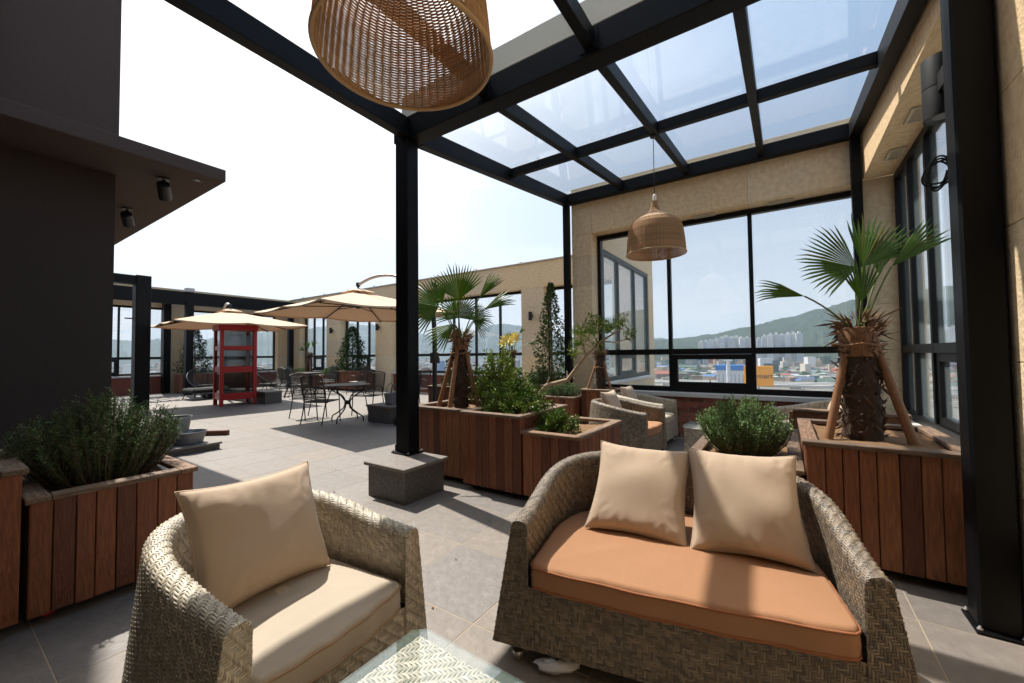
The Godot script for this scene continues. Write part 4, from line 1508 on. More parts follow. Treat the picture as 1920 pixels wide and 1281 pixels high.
func build_planters() -> void:
	# left, against the brown house
	planter("planter_box", "low cedar planter with rosemary at the left edge", Vector3(-3.78, 0, -.985), Vector3(-3.03, .635, -.335), "fr")
	planter("planter_box", "tall cedar planter cut off by the left frame edge", Vector3(-3.78, 0, -.31), Vector3(-3.03, .785, .9), "fr")
	planter("planter_box", "tall cedar planter holding the staked palm beside the post", Vector3(-3.45, 0, -3.95), Vector3(-2.65, .75, -3.11), "frl")
	planter("planter_box", "tall cedar planter with the leafy shrub, middle of the row", Vector3(-2.63, 0, -3.95), Vector3(-1.96, .755, -3.03), "frl")
	planter("planter_box", "low cedar planter with dry soil at the right end of the row", Vector3(-1.94, 0, -4.02), Vector3(-1.39, .625, -3.04), "frl", .06)
	planter("planter_box", "low cedar planter with the rosemary right of the sofa", Vector3(-.60, 0, -4.55), Vector3(.075, .56, -3.12), "frl", .05)
	planter("planter_box", "tall dark cedar planter holding the right palm", Vector3(.10, 0, -4.10), Vector3(.852, .75, -3.10), "frlb", .04)
	planter("planter_box", "low cedar planter with the round pine bush behind the row", Vector3(-3.50, 0, -6.33), Vector3(-2.745, .62, -5.80), "frl")
	planter("planter_box", "small tall cedar planter beside the corner of the rear window", Vector3(-2.70, 0, -6.49), Vector3(-2.18, .74, -6.0), "frl")
	planter("planter_box", "long cedar planter behind the palm and leafy shrub", Vector3(-6.9, 0, -7.45), Vector3(-4.75, .60, -6.75), "frl")
	planter("planter_box", "cedar planter holding the slim conifer by the black corner post", Vector3(-4.55, 0, -7.5), Vector3(-3.35, .72, -6.7), "frl")
	planter("planter_box", "cedar planter under the small conifer by the far wall", Vector3(-14.5, 0, -9.9), Vector3(-13.1, .74, -9.2), "fr")
	planter("planter_box", "low cedar planter with grasses left of the small conifer", Vector3(-16.1, 0, -9.8), Vector3(-14.55, .58, -9.2), "f")
	planter("planter_box", "cedar planter with the little palm at the far wall", Vector3(-18.0, 0, -9.8), Vector3(-16.3, .68, -9.2), "f")
	planter("planter_box", "cedar planter behind the black loungers at the far left", Vector3(-18.9, 0, -6.6), Vector3(-18.1, .72, -5.5), "fr")
	# white sheet of a loose plank lying across the right planter
	var ld := thing("loose_plank", "weathered loose plank lying on the sill behind the right palm", "plank", Vector3.ZERO)
	board(ld, "plank", Vector3(.93, .547, -6.2), Vector3(.93, .547, -3.3), Vector3.RIGHT, .12, .03, M.cap[2], .004)
	var bx := thing("timber_box", "rough timber box edge behind the palm trunk", "box", Vector3.ZERO)
	board(bx, "plank", Vector3(.06, .66, -4.62), Vector3(.86, .66, -4.62), Vector3.UP, .16, .03, M.peg, .004)
	board(bx, "top_plank", Vector3(.06, .755, -4.62), Vector3(.86, .755, -4.62), Vector3.BACK, .12, .025, M.cap[0], .004)
	board(bx, "side_plank", Vector3(.045, .40, -4.62), Vector3(.045, .74, -4.62), Vector3.BACK, .10, .03, M.peg, .004)
	board(bx, "side_plank", Vector3(.83, .54, -4.62), Vector3(.83, .74, -4.62), Vector3.BACK, .10, .03, M.peg, .004)
	board(bx, "foot_board", Vector3(.0, .02, -4.62), Vector3(.8, .02, -4.62), Vector3.BACK, .12, .04, M.peg, .004)
	board(bx, "side_plank", Vector3(.045, .04, -4.62), Vector3(.045, .40, -4.62), Vector3.BACK, .10, .03, M.peg, .004)

	rosemary("wide dark rosemary bush in the left planter", Vector3(-3.42, .55, -.66), .32, .40, .54, 380, .95)
	rosemary("rosemary bush in the low planter right of the sofa", Vector3(-.27, .50, -3.60), .33, .30, .46, 420, 2.1)
	var gr := [Color(.075, .13, .022), Color(.11, .17, .03), Color(.05, .10, .02), Color(.15, .20, .045)]
	var yl := [Color(.16, .21, .035), Color(.20, .24, .05), Color(.11, .17, .03)]
	shrub("leafy_shrub", "leafy azalea spilling over the middle planter's edge", Vector3(-2.25, .69, -3.42), Vector3(.42, .42, .36), 160, 28, .032, gr)
	shrub("leafy_shrub", "leafy azalea growing over the dry soil of the low end planter", Vector3(-1.80, .56, -3.42), Vector3(.28, .26, .28), 80, 24, .03, gr)
	shrub("leafy_shrub", "taller light green shrub behind the middle planter", Vector3(-2.72, .70, -3.78), Vector3(.42, .74, .34), 170, 26, .036, yl)
	rosemary("round pine bush in the low planter behind the row", Vector3(-3.06, .56, -6.05), .36, .28, .30, 150, 1.25, .04)
	rosemary("dark round bush left of the pine bush", Vector3(-3.95, .64, -6.95), .36, .3, .40, 130, .9, .04)
	shrub("ground_cover", "low green plants filling the long rear planter", Vector3(-5.7, .52, -7.05), Vector3(.95, .30, .3), 110, 24, .04, gr)
	conifer("slim tall conifer before the far window by the corner post", Vector3(-3.85, .62, -7.15), 2.1, .42, 1700, [Color(.035, .065, .024), Color(.055, .085, .03), Color(.09, .10, .05)], .8)
	conifer("small bushy conifer by the far wall", Vector3(-13.8, .68, -9.5), 1.75, .62, 2600, [Color(.03, .06, .022), Color(.05, .085, .028)], .62)
	conifer("dark conifer behind the black loungers at the far left", Vector3(-18.5, .66, -6.0), 1.75, .55, 1800, [Color(.025, .05, .02), Color(.04, .07, .025)], .6)
	conifer("dark conifer between the black post and the palm", Vector3(-6.3, .54, -7.15), 1.2, .34, 1300, [Color(.03, .055, .022), Color(.05, .08, .03)], .7)
	for q in [[-15.3, -9.5, "yellowish grass clump in the low planter by the far wall"], [-17.4, -9.5, "grass clump left of the little far palm"], [-14.2 - .55, -9.35, "grass clump at the foot of the far conifer"]]:
		rosemary(q[2], Vector3(q[0], .55, q[1]), .5, .28, .30, 70, 1.9, .07, "grass clumps by the far wall")
	# leaning little tree in the rear planter
	var bt := thing("leaning_tree", "little leaning tree with bare pale trunk before the rear window", "tree", Vector3(-2.75, .66, -4.35))
	var bk := Geo.new()
	bk.col = Color(.34, .25, .16)
	bk.tube([Vector3(.15, -.08, .25), Vector3(.24, .10, .12), Vector3(.36, .26, .04), Vector3(.62, .33, 0), Vector3(.72, .45, 0), Vector3(.86, .62, 0), Vector3(1.05, .78, 0), Vector3(1.30, .92, 0)], [.034, .030, .028, .026, .022, .018, .014, .008], 8)
	bk.tube([Vector3(.36, .26, .04), Vector3(.40, .36, .05)], [.014, .006], 6)
	bk.tube([Vector3(.62, .33, 0), Vector3(.60, .44, -.03)], [.012, .005], 6)
	bk.tube([Vector3(.86, .62, 0), Vector3(.80, .82, .02), Vector3(.84, .98, .03)], [.014, .01, .005], 6)
	bk.tube([Vector3(1.05, .78, 0), Vector3(1.22, .76, .03), Vector3(1.38, .80, .05)], [.010, .007, .004], 6)
	part(bt, "trunk", bk.mesh(), M.bark)
	var bc := Geo.new()
	for cl in [[.80, .86, .12, 150], [.95, .98, .12, 160], [1.10, .92, .10, 130], [1.28, .98, .10, 130], [1.38, .84, .08, 90], [.72, .66, .09, 90], [1.0, .74, .07, 50]]:
		for k in cl[3]:
			var p = Vector3(cl[0], cl[1], 0) + rand_dir() * cl[2] * pow(R(0, 1), .45)
			var d := (rand_dir() + Vector3.UP * .4).normalized()
			var cc: Color = yl[rng.randi() % 3]
			var br := R(.6, 1.35)
			bc.col = Color(cc.r * br, cc.g * br, cc.b * br)
			oval(bc, p, d, perp(d), R(.026, .042), R(.013, .018))
	part(bt, "crown", bc.mesh(), M.leaf)
	# yellow lilies
	var ly := thing("yellow_lilies", "tall yellow lilies standing behind the leafy shrub", "flowers", Vector3(-3.05, .55, -4.5))
	var lg := Geo.new()
	lg.col = Color(.07, .13, .03)
	for s in 3:
		lg.tube([Vector3(s * .03 - .03, 0, 0), Vector3(s * .02 - .02, .5, .01), Vector3(s * .05 - .05, .95, .02)], [.006, .005, .004], 5)
		for k in 26:
			var d := (rand_dir() + Vector3.UP * .5).normalized()
			oval(lg, Vector3(s * .03 - .03, R(.1, .85), 0), d, perp(d), .08, .014)
	part(ly, "stems", lg.mesh(), M.leaf)
	for k in 7:
		var fg := Geo.new()
		var c := Vector3(R(-.12, .12), .93 + R(-.07, .09), R(-.05, .05))
		var ax := (Vector3(R(-.8, .8), R(-.1, .5), 1.0)).normalized()
		var s := perp(ax)
		for j in 6:
			var o := s.rotated(ax, TAU * j / 6.0)
			fg.col = Color(.86, .76, .24) if j % 2 else Color(.9, .83, .40)
			oval(fg, c, (o + ax * .45).normalized(), ax.cross(o), .085, .034, .1)
		part(ly, "flower", fg.mesh(), M.petal)
	# palms
	var ra := Vector3(.95, 0, -.31)
	var rb := Vector3(.83, 0, -.557)
	palm("fan palm with burlap wrapped trunk and stakes in the right planter", Vector3(.43, .70, -3.60), .76, .105, [
		[-.02, .40, .06, -1, .30, .1, .40, 118, .3], [.06, .42, -.04, .50, .85, -.1, .40, 92, .1], [.20, .40, .0, .72, .70, .0, .40, 34, .2],
		[-.33, .22, .06, -1, .30, .1, .34, 34, .5], [-.02, .16, .10, -.05, 1, .1, .30, 62, .1], [.19, .38, -.12, .10, 1, -.2, .36, 66, .2]],
		[[Vector3(-.20, 0, .12), .74, .027], [Vector3(.25, 0, .10), .74, .028], [Vector3(-.06, 0, -.26), .72, .03]], .20, ra)
	palm("fan palm with three stakes in the tall planter by the post", Vector3(-3.10, .70, -3.55), .80, .085, [
		[-.02, .44, .0, -.05, 1, .05, .45, 118, .1], [-.24, .36, .05, -1, .16, .1, .45, 150, .4], [-.22, .38, -.05, -.12, 1, 0, .34, 40, .1], [.0, .22, .12, .05, 1, .35, .36, 190, .6],
		[.22, .46, .0, .62, .78, 0, .38, 36, .2], [.28, .32, .05, .88, .48, .05, .40, 36, .4], [-.05, .16, .10, -.72, -.62, .2, .38, 60, .3], [.16, .18, .16, .75, .2, .4, .30, 120, .9]],
		[[Vector3(-.24, 0, .14), .72, .026], [Vector3(.06, 0, .27), .72, .028], [Vector3(.27, 0, .0), .72, .026]], .14, rb)
	palm("small staked palm beside the rear window's left pier", Vector3(-2.45, .68, -6.2), .62, .075, [
		[-.22, .26, .05, -.8, .6, .1, .34, 46, .3], [.10, .30, .05, .35, 1, .1, .32, 64, .2], [-.08, .26, .02, -.35, 1, 0, .30, 60, .2], [-.26, .16, .08, -1, .1, .2, .28, 44, .5]],
		[[Vector3(.24, 0, .1), .5, .02], [Vector3(-.2, 0, .15), .5, .02]], 0.0, rb, .8)
	palm("small staked palm behind the yellow lilies", Vector3(-4.9, .55, -7.3), .80, .06, [
		[-.02, .14, .05, -.2, 1, .1, .34, 50, .2], [.16, .40, .0, .6, .75, 0, .20, 40, .3], [.34, .18, .05, .95, .3, .1, .22, 44, .5], [.02, .16, .1, .1, 1, .2, .30, 60, .2]],
		[[Vector3(.22, 0, .1), .7, .018], [Vector3(-.12, 0, .15), .7, .018]], 0.0, rb, .8)
	palm("little palm in the cedar planter at the far wall", Vector3(-16.8, .62, -9.5), .78, .10, [
		[-.05, .26, 0, -.3, 1, 0, .34, 70, .2], [.12, .32, 0, .4, 1, 0, .34, 60, .2], [-.22, .16, 0, -.8, .5, 0, .3, 60, .2]],
		[[Vector3(.25, 0, .1), .65, .03], [Vector3(-.22, 0, .12), .65, .03]], 0.0, rb, 1.0)
	# yellow flower stalk at the far left
	shrub("flowering_bush", "yellow flowering stalks before the dark far conifer", Vector3(-18.0, .65, -5.75), Vector3(.18, .75, .18), 24, 8, .06, [Color(.6, .45, .05), Color(.10, .15, .03), Color(.12, .16, .04)], "flowers")

# ---------------------------------------------------------------- parasols, furniture and odds on the open terrace
func parasol(label: String, c: Vector3, turn: float, half: float, ye: float, ya: float, pole: Vector3) -> void:
	var t := thing("cantilever_parasol", label, "parasol", c, turn, "square cantilever parasols")
	var inv := Basis(Vector3.UP, -turn)
	var cor := [Vector3(-half, ye, half), Vector3(half, ye, half), Vector3(half, ye, -half), Vector3(-half, ye, -half)]
	var top := Vector3(0, ya, 0)
	var g := Geo.new()
	for k in 4:
		var a: Vector3 = cor[k]
		var b: Vector3 = cor[(k + 1) % 4]
		var nu := 12
		var nv := 10
		var pts := PackedVector3Array()
		for i in nu + 1:
			for j in nv + 1:
				var e := a.lerp(b, i / float(nu))
				var f := j / float(nv)
				var p := e.lerp(top, f)
				# cloth sags between the ribs and dips at the hem between the corners
				var s := sin(PI * fposmod(i / float(nu) * 2.0, 1.0)) * (1.0 - f) * .045
				p.y -= s * (1.0 - f * .6)
				pts.append(p)
		g.grid(pts, nu + 1, nv + 1)
		# narrow hem
		for i in nu:
			var p0 := pts[i * (nv + 1)]
			var p1 := pts[(i + 1) * (nv + 1)]
			g.quad(p0 - Vector3(0, .03, 0), p1 - Vector3(0, .03, 0), p1, p0)
	var cn := part(t, "canopy", g.mesh(), M.canvas)
	var vt := Geo.new()
	for k in 4:
		var a: Vector3 = cor[k] * .17 + Vector3(0, ya - ye * .17 - .02, 0)
		var b: Vector3 = cor[(k + 1) % 4] * .17 + Vector3(0, ya - ye * .17 - .02, 0)
		vt.tri(a, b, Vector3(0, ya + .08, 0))
	part(cn, "vent_flap", vt.mesh(), M.canvas)
	var hub := Vector3(0, ya - .32, 0)
	for k in 8:
		var e: Vector3 = cor[k / 2] if k % 2 == 0 else (cor[k / 2] + cor[(k / 2 + 1) % 4]) * .5
		var rb := Geo.new()
		rb.bar(Vector3(0, ya - .05, 0), e + Vector3(0, -.05, 0), .018, .026)
		var ro := part(t, "rib", rb.mesh(), M.iron)
		var sb := Geo.new()
		sb.bar(hub, Vector3(0, ya - .05, 0).lerp(e + Vector3(0, -.05, 0), .55) + Vector3(0, -.02, 0), .014, .018)
		part(ro, "strut", sb.mesh(), M.iron)
	var hb := Geo.new()
	hb.lathe([[0, ya - .37], [.05, ya - .36], [.055, ya - .28], [.02, ya - .26], [.02, ya + .10], [.045, ya + .11], [.045, ya + .19], [0, ya + .2]], 14)
	part(t, "hub", hb.mesh(), M.iron)
	# curved mast from the base over the canopy to the hub
	var P := inv * (pole - c)
	var dn := Vector3(P.x, 0, P.z)
	var path := [Vector3(P.x, .06, P.z), Vector3(P.x * 1.0, 1.1, P.z), Vector3(P.x, 1.75, P.z), dn * .97 + Vector3(0, 2.25, 0), dn * .9 + Vector3(0, ye + .28, 0), dn * .72 + Vector3(0, ya + .05, 0), dn * .5 + Vector3(0, ya + .25, 0), dn * .25 + Vector3(0, ya + .28, 0), dn * .08 + Vector3(0, ya + .20, 0), Vector3(0, ya + .14, 0)]
	var cv := Curve3D.new()
	for q in path:
		cv.add_point(q)
	for k in range(1, path.size() - 1):
		var tg: Vector3 = (path[k + 1] - path[k - 1]) * .17
		cv.set_point_in(k, -tg)
		cv.set_point_out(k, tg)
	var lowp := []
	var highp := []
	var L := cv.get_baked_length()
	for k in 41:
		var p := cv.sample_baked(L * k / 40.0)
		if k <= 22: lowp.append(p)
		if k >= 22: highp.append(p)
	var m1 := Geo.new()
	m1.tube(lowp, [.045], 10)
	var mast := part(t, "mast", m1.mesh(), M.iron)
	var m2 := Geo.new()
	m2.tube(highp, [.032], 10)
	part(t, "arm", m2.mesh(), M.silver)
	var cr := Geo.new()
	cr.box(Vector3(P.x, 1.25, P.z), Vector3(.12, .2, .12))
	cr.tube([Vector3(P.x + .06, 1.25, P.z), Vector3(P.x + .14, 1.25, P.z), Vector3(P.x + .14, 1.15, P.z)], [.01], 6)
	part(mast, "crank", cr.mesh(), M.iron)
	var bs := Geo.new()
	bs.box(Vector3(P.x, .04, P.z), Vector3(.9, .06, .12))
	bs.box(Vector3(P.x, .0401, P.z), Vector3(.12, .058, .9))
	part(t, "cross_base", bs.mesh(), M.iron)
	for q in [Vector3(.24, .1, .24), Vector3(-.24, .1, .24), Vector3(.24, .1, -.24), Vector3(-.24, .1, -.24)]:
		part(t, "ballast_slab", bevbox(Vector3(.34, .13, .34), .02), M.iron, Transform3D(Basis.IDENTITY, Vector3(P.x, 0, P.z) + q - Vector3(0, .03, 0)))

func mesh_chair(label: String, at: Vector3, turn: float, proto: Node3D = null) -> Node3D:
	if proto:
		var o: Node3D = proto.duplicate()
		add_child(o, true)
		o.name = "metal_chair_%03d" % get_tree_count()
		o.position = at
		o.rotation.y = turn
		tag(o, label, "chair", "black metal garden chairs")
		return o
	var t := thing("metal_chair", label, "chair", at, turn, "black metal garden chairs")
	# front is +z
	for s in [-1.0, 1.0]:
		var g := Geo.new()
		var cv := [Vector3(s * .25, 0, .26), Vector3(s * .25, .25, .23), Vector3(s * .26, .52, .20), Vector3(s * .265, .62, .14), Vector3(s * .265, .655, .02), Vector3(s * .26, .62, -.10), Vector3(s * .25, .48, -.17), Vector3(s * .24, .40, -.18)]
		g.tube(_smooth(cv, 24), [.011], 8)
		part(t, "arm_leg", g.mesh(), M.iron)
		var b := Geo.new()
		b.tube([Vector3(s * .22, .90, -.32), Vector3(s * .225, .65, -.26), Vector3(s * .225, .42, -.20), Vector3(s * .22, .22, -.25), Vector3(s * .22, 0, -.32)], [.011], 8)
		part(t, "back_leg", b.mesh(), M.iron)
	var tp := Geo.new()
	tp.tube(_smooth([Vector3(-.22, .90, -.32), Vector3(-.12, .935, -.33), Vector3(0, .945, -.335), Vector3(.12, .935, -.33), Vector3(.22, .90, -.32)], 14), [.011], 8)
	part(t, "top_rail", tp.mesh(), M.iron)
	# expanded metal: crossing wires
	var se := Geo.new()
	for k in 23:
		var x := lerpf(-.225, .225, k / 22.0)
		se.tube([Vector3(x, .425, .24), Vector3(x, .42, .05), Vector3(x, .405, -.19)], [.0035], 4, false)
	for k in 21:
		var z := lerpf(.24, -.19, k / 20.0)
		se.tube([Vector3(-.235, .42, z), Vector3(.235, .42, z)], [.0035], 4, false)
	se.tube([Vector3(-.24, .42, -.19), Vector3(-.24, .425, .25), Vector3(.24, .425, .25), Vector3(.24, .42, -.19)], [.01], 6)
	part(t, "seat", se.mesh(), M.iron)
	var bk := Geo.new()
	for k in 23:
		var x := lerpf(-.22, .22, k / 22.0)
		bk.tube([Vector3(x, .41, -.20), Vector3(x, .65, -.265), Vector3(x, .92, -.33)], [.0035], 4, false)
	for k in 24:
		var f := k / 23.0
		bk.tube([Vector3(-.222, lerpf(.42, .90, f), lerpf(-.20, -.325, f)), Vector3(.222, lerpf(.42, .90, f), lerpf(-.20, -.325, f))], [.0035], 4, false)
	part(t, "backrest", bk.mesh(), M.iron)
	return t

var chair_no := 0
func get_tree_count() -> int:
	chair_no += 1
	return chair_no

func _smooth(p: Array, n: int) -> Array:
	var cv := Curve3D.new()
	for q in p:
		cv.add_point(q)
	for k in range(1, p.size() - 1):
		var tg: Vector3 = (p[k + 1] - p[k - 1]) * .17
		cv.set_point_in(k, -tg)
		cv.set_point_out(k, tg)
	var r := []
	var L := cv.get_baked_length()
	for k in n + 1:
		r.append(cv.sample_baked(L * k / n))
	return r

func round_table(label: String, at: Vector3) -> void:
	var t := thing("metal_table", label, "table", at, .4, "round metal garden tables")
	var g := Geo.new()
	g.lathe([[0, .715], [.43, .715], [.44, .72], [.44, .728], [.43, .733], [0, .733]], 40)
	part(t, "table_top", g.mesh(), M.iron)
	for k in 4:
		var a := TAU * k / 4.0
		var d := Vector3(cos(a), 0, sin(a))
		var l := Geo.new()
		l.tube(_smooth([d * .40 + Vector3(0, .71, 0), d * .33 + Vector3(0, .60, 0), d * .14 + Vector3(0, .50, 0), d * .045 + Vector3(0, .38, 0), d * .08 + Vector3(0, .26, 0), d * .24 + Vector3(0, .15, 0), d * .34 + Vector3(0, .10, 0), d * .36 + Vector3(0, 0, 0)], 26), [.013], 8)
		part(t, "leg", l.mesh(), M.iron)
	var c := Geo.new()
	c.lathe([[.03, .33], [.06, .345], [.06, .395], [.03, .41]], 18)
	part(t, "collar", c.mesh(), M.iron)

func bucket(g: Geo, r0: float, r1: float, h: float) -> void:
	g.lathe([[0, .012], [r0 * .97, .012], [r0, 0], [r0 + .004, .01], [lerpf(r0, r1, .45), h * .45], [lerpf(r0, r1, .45) + .005, h * .47], [lerpf(r0, r1, .5), h * .5], [r1, h - .012], [r1 + .007, h - .006], [r1 + .006, h], [r1 - .002, h - .003], [r0 - .006, .016], [0, .016]], 30)

func build_terrace() -> void:
	# stone plinth of the near post
	var p := thing("post_plinth", "grey stone plinth under the near black post", "plinth")
	slab(p, "body", Vector3(-3.255, 0, -2.90), Vector3(-2.755, .285, -2.41), M.plinth, .004)
	slab(p, "cap", Vector3(-3.285, .285, -2.93), Vector3(-2.725, .318, -2.38), M.plinth_top, .005)
	var p2 := thing("post_plinth", "grey stone plinth carrying a zinc bucket behind the near post", "plinth")
	slab(p2, "body", Vector3(-6.90, 0, -5.62), Vector3(-6.25, .30, -5.10), M.plinth, .004)
	slab(p2, "cap", Vector3(-6.93, .30, -5.65), Vector3(-6.22, .335, -5.07), M.plinth_top, .005)
	var bb := thing("ballast_block", "black weight block beside the bucket plinth", "block")
	slab(bb, "body", Vector3(-6.12, 0, -5.42), Vector3(-5.80, .14, -5.06), M.iron, .03)
	slab(bb, "lid", Vector3(-6.08, .14, -5.38), Vector3(-5.84, .20, -5.10), M.iron, .02)
	var zb := thing("zinc_bucket", "grey zinc bucket with handle on the far stone plinth", "bucket", Vector3(-6.52, .335, -5.36))
	var g := Geo.new()
	bucket(g, .10, .14, .22)
	part(zb, "pail", g.mesh(), M.zinc)
	var hg := Geo.new()
	hg.tube(_smooth([Vector3(-.14, .2, 0), Vector3(-.12, .36, 0), Vector3(0, .42, 0), Vector3(.12, .36, 0), Vector3(.14, .2, 0)], 14), [.005], 6)
	part(zb, "handle", hg.mesh(), M.iron)
	# step of the house with pails
	var st := thing("stone_step", "low slate step with zinc pails beside the brown house", "step")
	slab(st, "riser", Vector3(-7.42, 0, -2.49), Vector3(-6.72, .075, -1.2), M.plinth, .003)
	slab(st, "tread", Vector3(-7.44, .075, -2.51), Vector3(-6.69, .105, -1.2), M.plinth_top, .004)
	var b1 := thing("zinc_bucket", "tall zinc bucket on the slate step", "bucket", Vector3(-7.22, .105, -2.12))
	var g1 := Geo.new()
	bucket(g1, .13, .185, .36)
	part(b1, "pail", g1.mesh(), M.zinc)
	var b2 := thing("zinc_tub", "low zinc tub leaning before the tall bucket on the step", "tub", Vector3(-6.95, .105, -2.20))
	var g2 := Geo.new()
	bucket(g2, .155, .20, .17)
	part(b2, "pail", g2.mesh(), M.zinc)
	var pk := thing("timber_offcut", "dark timber offcut lying behind the zinc tub", "plank", Vector3(-7.5, 0, -2.75))
	board(pk, "plank", Vector3(-.62, .04, .0), Vector3(-.30, .04, -.26), Vector3.UP, .08, .08, M.wood[4], .004)
	var sk := thing("iron_rod", "thin iron rod leaning out of the rosemary by the step", "rod", Vector3(-6.62, 0, -1.62))
	var rg := Geo.new()
	rg.tube([Vector3(0, 0, 0), Vector3(-.22, .45, .12)], [.012], 8)
	part(sk, "shaft", rg.mesh(), M.iron)
	var rp := Geo.new()
	rp.lathe([[0, 0], [.03, 0], [.028, .012], [0, .014]], 12)
	part(sk, "foot", rp.mesh(), M.iron)
	# red glazed cabinet
	var c := thing("red_cabinet", "red glazed cabinet with four tiers like a telephone box", "cabinet", Vector3(-12.72, 0, -5.06), 0)
	c.rotation.y = PI / 2 - .16
	var w := .86
	var d := .78
	var H := 2.2
	for sx in [-1.0, 1.0]:
		for sz in [-1.0, 1.0]:
			slab(c, "corner_post", Vector3(sx * (w * .5 - .045) - .045, 0, sz * (d * .5 - .045) - .045), Vector3(sx * (w * .5 - .045) + .045, H - .16, sz * (d * .5 - .045) + .045), M.red, .006)
	for y in [[.16, .34], [.90, 1.06], [1.50, 1.62]]:
		for s in [-1.0, 1.0]:
			slab(c, "rail", Vector3(-w * .5 + .09, y[0], s * (d * .5 - .04) - .025), Vector3(w * .5 - .09, y[1], s * (d * .5 - .04) + .025), M.red, .006)
			slab(c, "rail", Vector3(s * (w * .5 - .04) - .025, y[0], -d * .5 + .09), Vector3(s * (w * .5 - .04) + .025, y[1], d * .5 - .09), M.red, .006)
	for y in [.30, .92, 1.52]:
		slab(c, "shelf", Vector3(-w * .5 + .068, y, -d * .5 + .068), Vector3(w * .5 - .068, y + .02, d * .5 - .068), M.red, .003)
	slab(c, "roof", Vector3(-w * .5 - .03, H - .158, -d * .5 - .03), Vector3(w * .5 + .03, H, d * .5 + .03), M.red, .02)
	for y in [[.342, .898], [1.062, 1.498], [1.622, H - .16]]:
		for s in [-1.0, 1.0]:
			slab(c, "pane", Vector3(-w * .5 + .09, y[0], s * (d * .5 - .04) - .003), Vector3(w * .5 - .09, y[1], s * (d * .5 - .04) + .003), M.smoke, .001)
			slab(c, "pane", Vector3(s * (w * .5 - .04) - .003, y[0], -d * .5 + .09), Vector3(s * (w * .5 - .04) + .003, y[1], d * .5 - .09), M.smoke, .001)
	for q in [[-.15, .33, .1], [.0, .33, .14], [.12, .33, .05], [.2, .33, .12], [-.22, .33, .02]]:
		var bk := Geo.new()
		bk.box(Vector3(0, .03, 0), Vector3(.12, .06, .16))
		var bo := part(self, "book", bk.mesh(), M.white, Transform3D(Basis(Vector3.UP, PI / 2 - .16 + q[0]), Vector3(-12.72, .322, -5.06) + Basis(Vector3.UP, PI / 2 - .16) * Vector3(q[0], 0, q[2] + .05)))
		tag(bo, "pale book lying on the bottom shelf of the red cabinet", "book", "books in the red cabinet")
	var lb := thing("stone_bench", "low grey stone bench running out behind the red cabinet", "bench")
	slab(lb, "body", Vector3(-14.4, 0, -5.95), Vector3(-11.95, .30, -5.50), M.plinth, .004)
	slab(lb, "top", Vector3(-14.42, .30, -5.97), Vector3(-11.93, .335, -5.48), M.plinth_top, .004)
	# seats round the tables
	round_table("round black metal table under the large parasol", Vector3(-7.35, 0, -4.95))
	var ch := mesh_chair("black mesh chair left of the round table, facing it", Vector3(-8.42, 0, -4.74), PI / 2 + .1)
	mesh_chair("black mesh chair nearest to the camera at the round table", Vector3(-7.62, 0, -4.55), PI + .45, ch)
	mesh_chair("black mesh chair behind the round table", Vector3(-7.75, 0, -5.75), .35, ch)
	mesh_chair("black mesh chair behind the bucket plinth", Vector3(-7.15, 0, -6.3), -PI / 2 - .3, ch)
	mesh_chair("black mesh chair half hidden by the near post", Vector3(-8.2, 0, -7.6), -PI / 2, ch)
	round_table("round black metal table before the far planters", Vector3(-14.2, 0, -8.0))
	for q in [[-15.0, -7.8, PI / 2, "black mesh chair left of the far round table"], [-13.4, -8.2, -PI / 2, "black mesh chair right of the far round table"], [-14.4, -8.9, 0.2, "black mesh chair behind the far round table"], [-13.9, -7.2, PI, "black mesh chair in front of the far round table"], [-12.2, -8.6, -1.2, "black mesh chair standing alone by the far grasses"], [-12.9, -6.9, 2.4, "black mesh chair just right of the red cabinet"]]:
		mesh_chair(q[3], Vector3(q[0], 0, q[1]), q[2], ch)
	# black string loungers
	for q in [[Vector3(-16.2, 0, -5.5), PI / 2 - .1, "black shell lounge chair left of the red cabinet"], [Vector3(-14.9, 0, -6.9), PI / 2 + .6, "black shell lounge chair behind the red cabinet"]]:
		var L := thing("lounge_chair", q[2], "lounge chair", q[0], q[1], "black string lounge chairs")
		var sg := Geo.new()
		for k in 61:
			var a := TAU * k / 60.0
			var rim := Vector3(cos(a) * .46, .62 + .34 * -sin(a), .10 + sin(a) * .48)
			var ctr := Vector3(cos(a) * .05, .30, .02 + sin(a) * .05)
			sg.tube([rim, rim.lerp(ctr, .5) + Vector3(0, -.05, 0), ctr], [.006], 4, false)
		var rr := []
		for k in 49:
			var a := TAU * k / 48.0
			rr.append(Vector3(cos(a) * .46, .62 - .34 * sin(a), .10 + sin(a) * .48))
		var rm := Geo.new()
		rm.tube(rr, [.014], 8, false)
		part(L, "string_shell", sg.mesh(), M.iron)
		part(L, "rim", rm.mesh(), M.iron)
		var pd := Geo.new()
		pd.lathe([[0, .33], [.26, .34], [.30, .37], [.26, .40], [0, .405]], 24, Vector3(0, 0, .05))
		part(L, "seat_pad", pd.mesh(), M.rubber)
		for k in 3:
			var a := TAU * k / 3.0 + .5
			var lg := Geo.new()
			lg.tube([Vector3(cos(a) * .06, .32, sin(a) * .06), Vector3(cos(a) * .34, 0, sin(a) * .34)], [.011], 6)
			part(L, "leg", lg.mesh(), M.iron)
	var ot := thing("ottoman", "low black ottoman before the left lounge chair", "ottoman", Vector3(-15.3, 0, -5.3), .1)
	part(ot, "pad", bevbox(Vector3(.75, .14, 1.1), .05), M.rubber, Transform3D(Basis.IDENTITY, Vector3(0, .29, 0)))
	for sx in [-1.0, 1.0]:
		for sz in [-1.0, 1.0]:
			var lg := Geo.new()
			lg.tube([Vector3(sx * .28, .24, sz * .45), Vector3(sx * .34, 0, sz * .52)], [.012], 6)
			part(ot, "leg", lg.mesh(), M.iron)
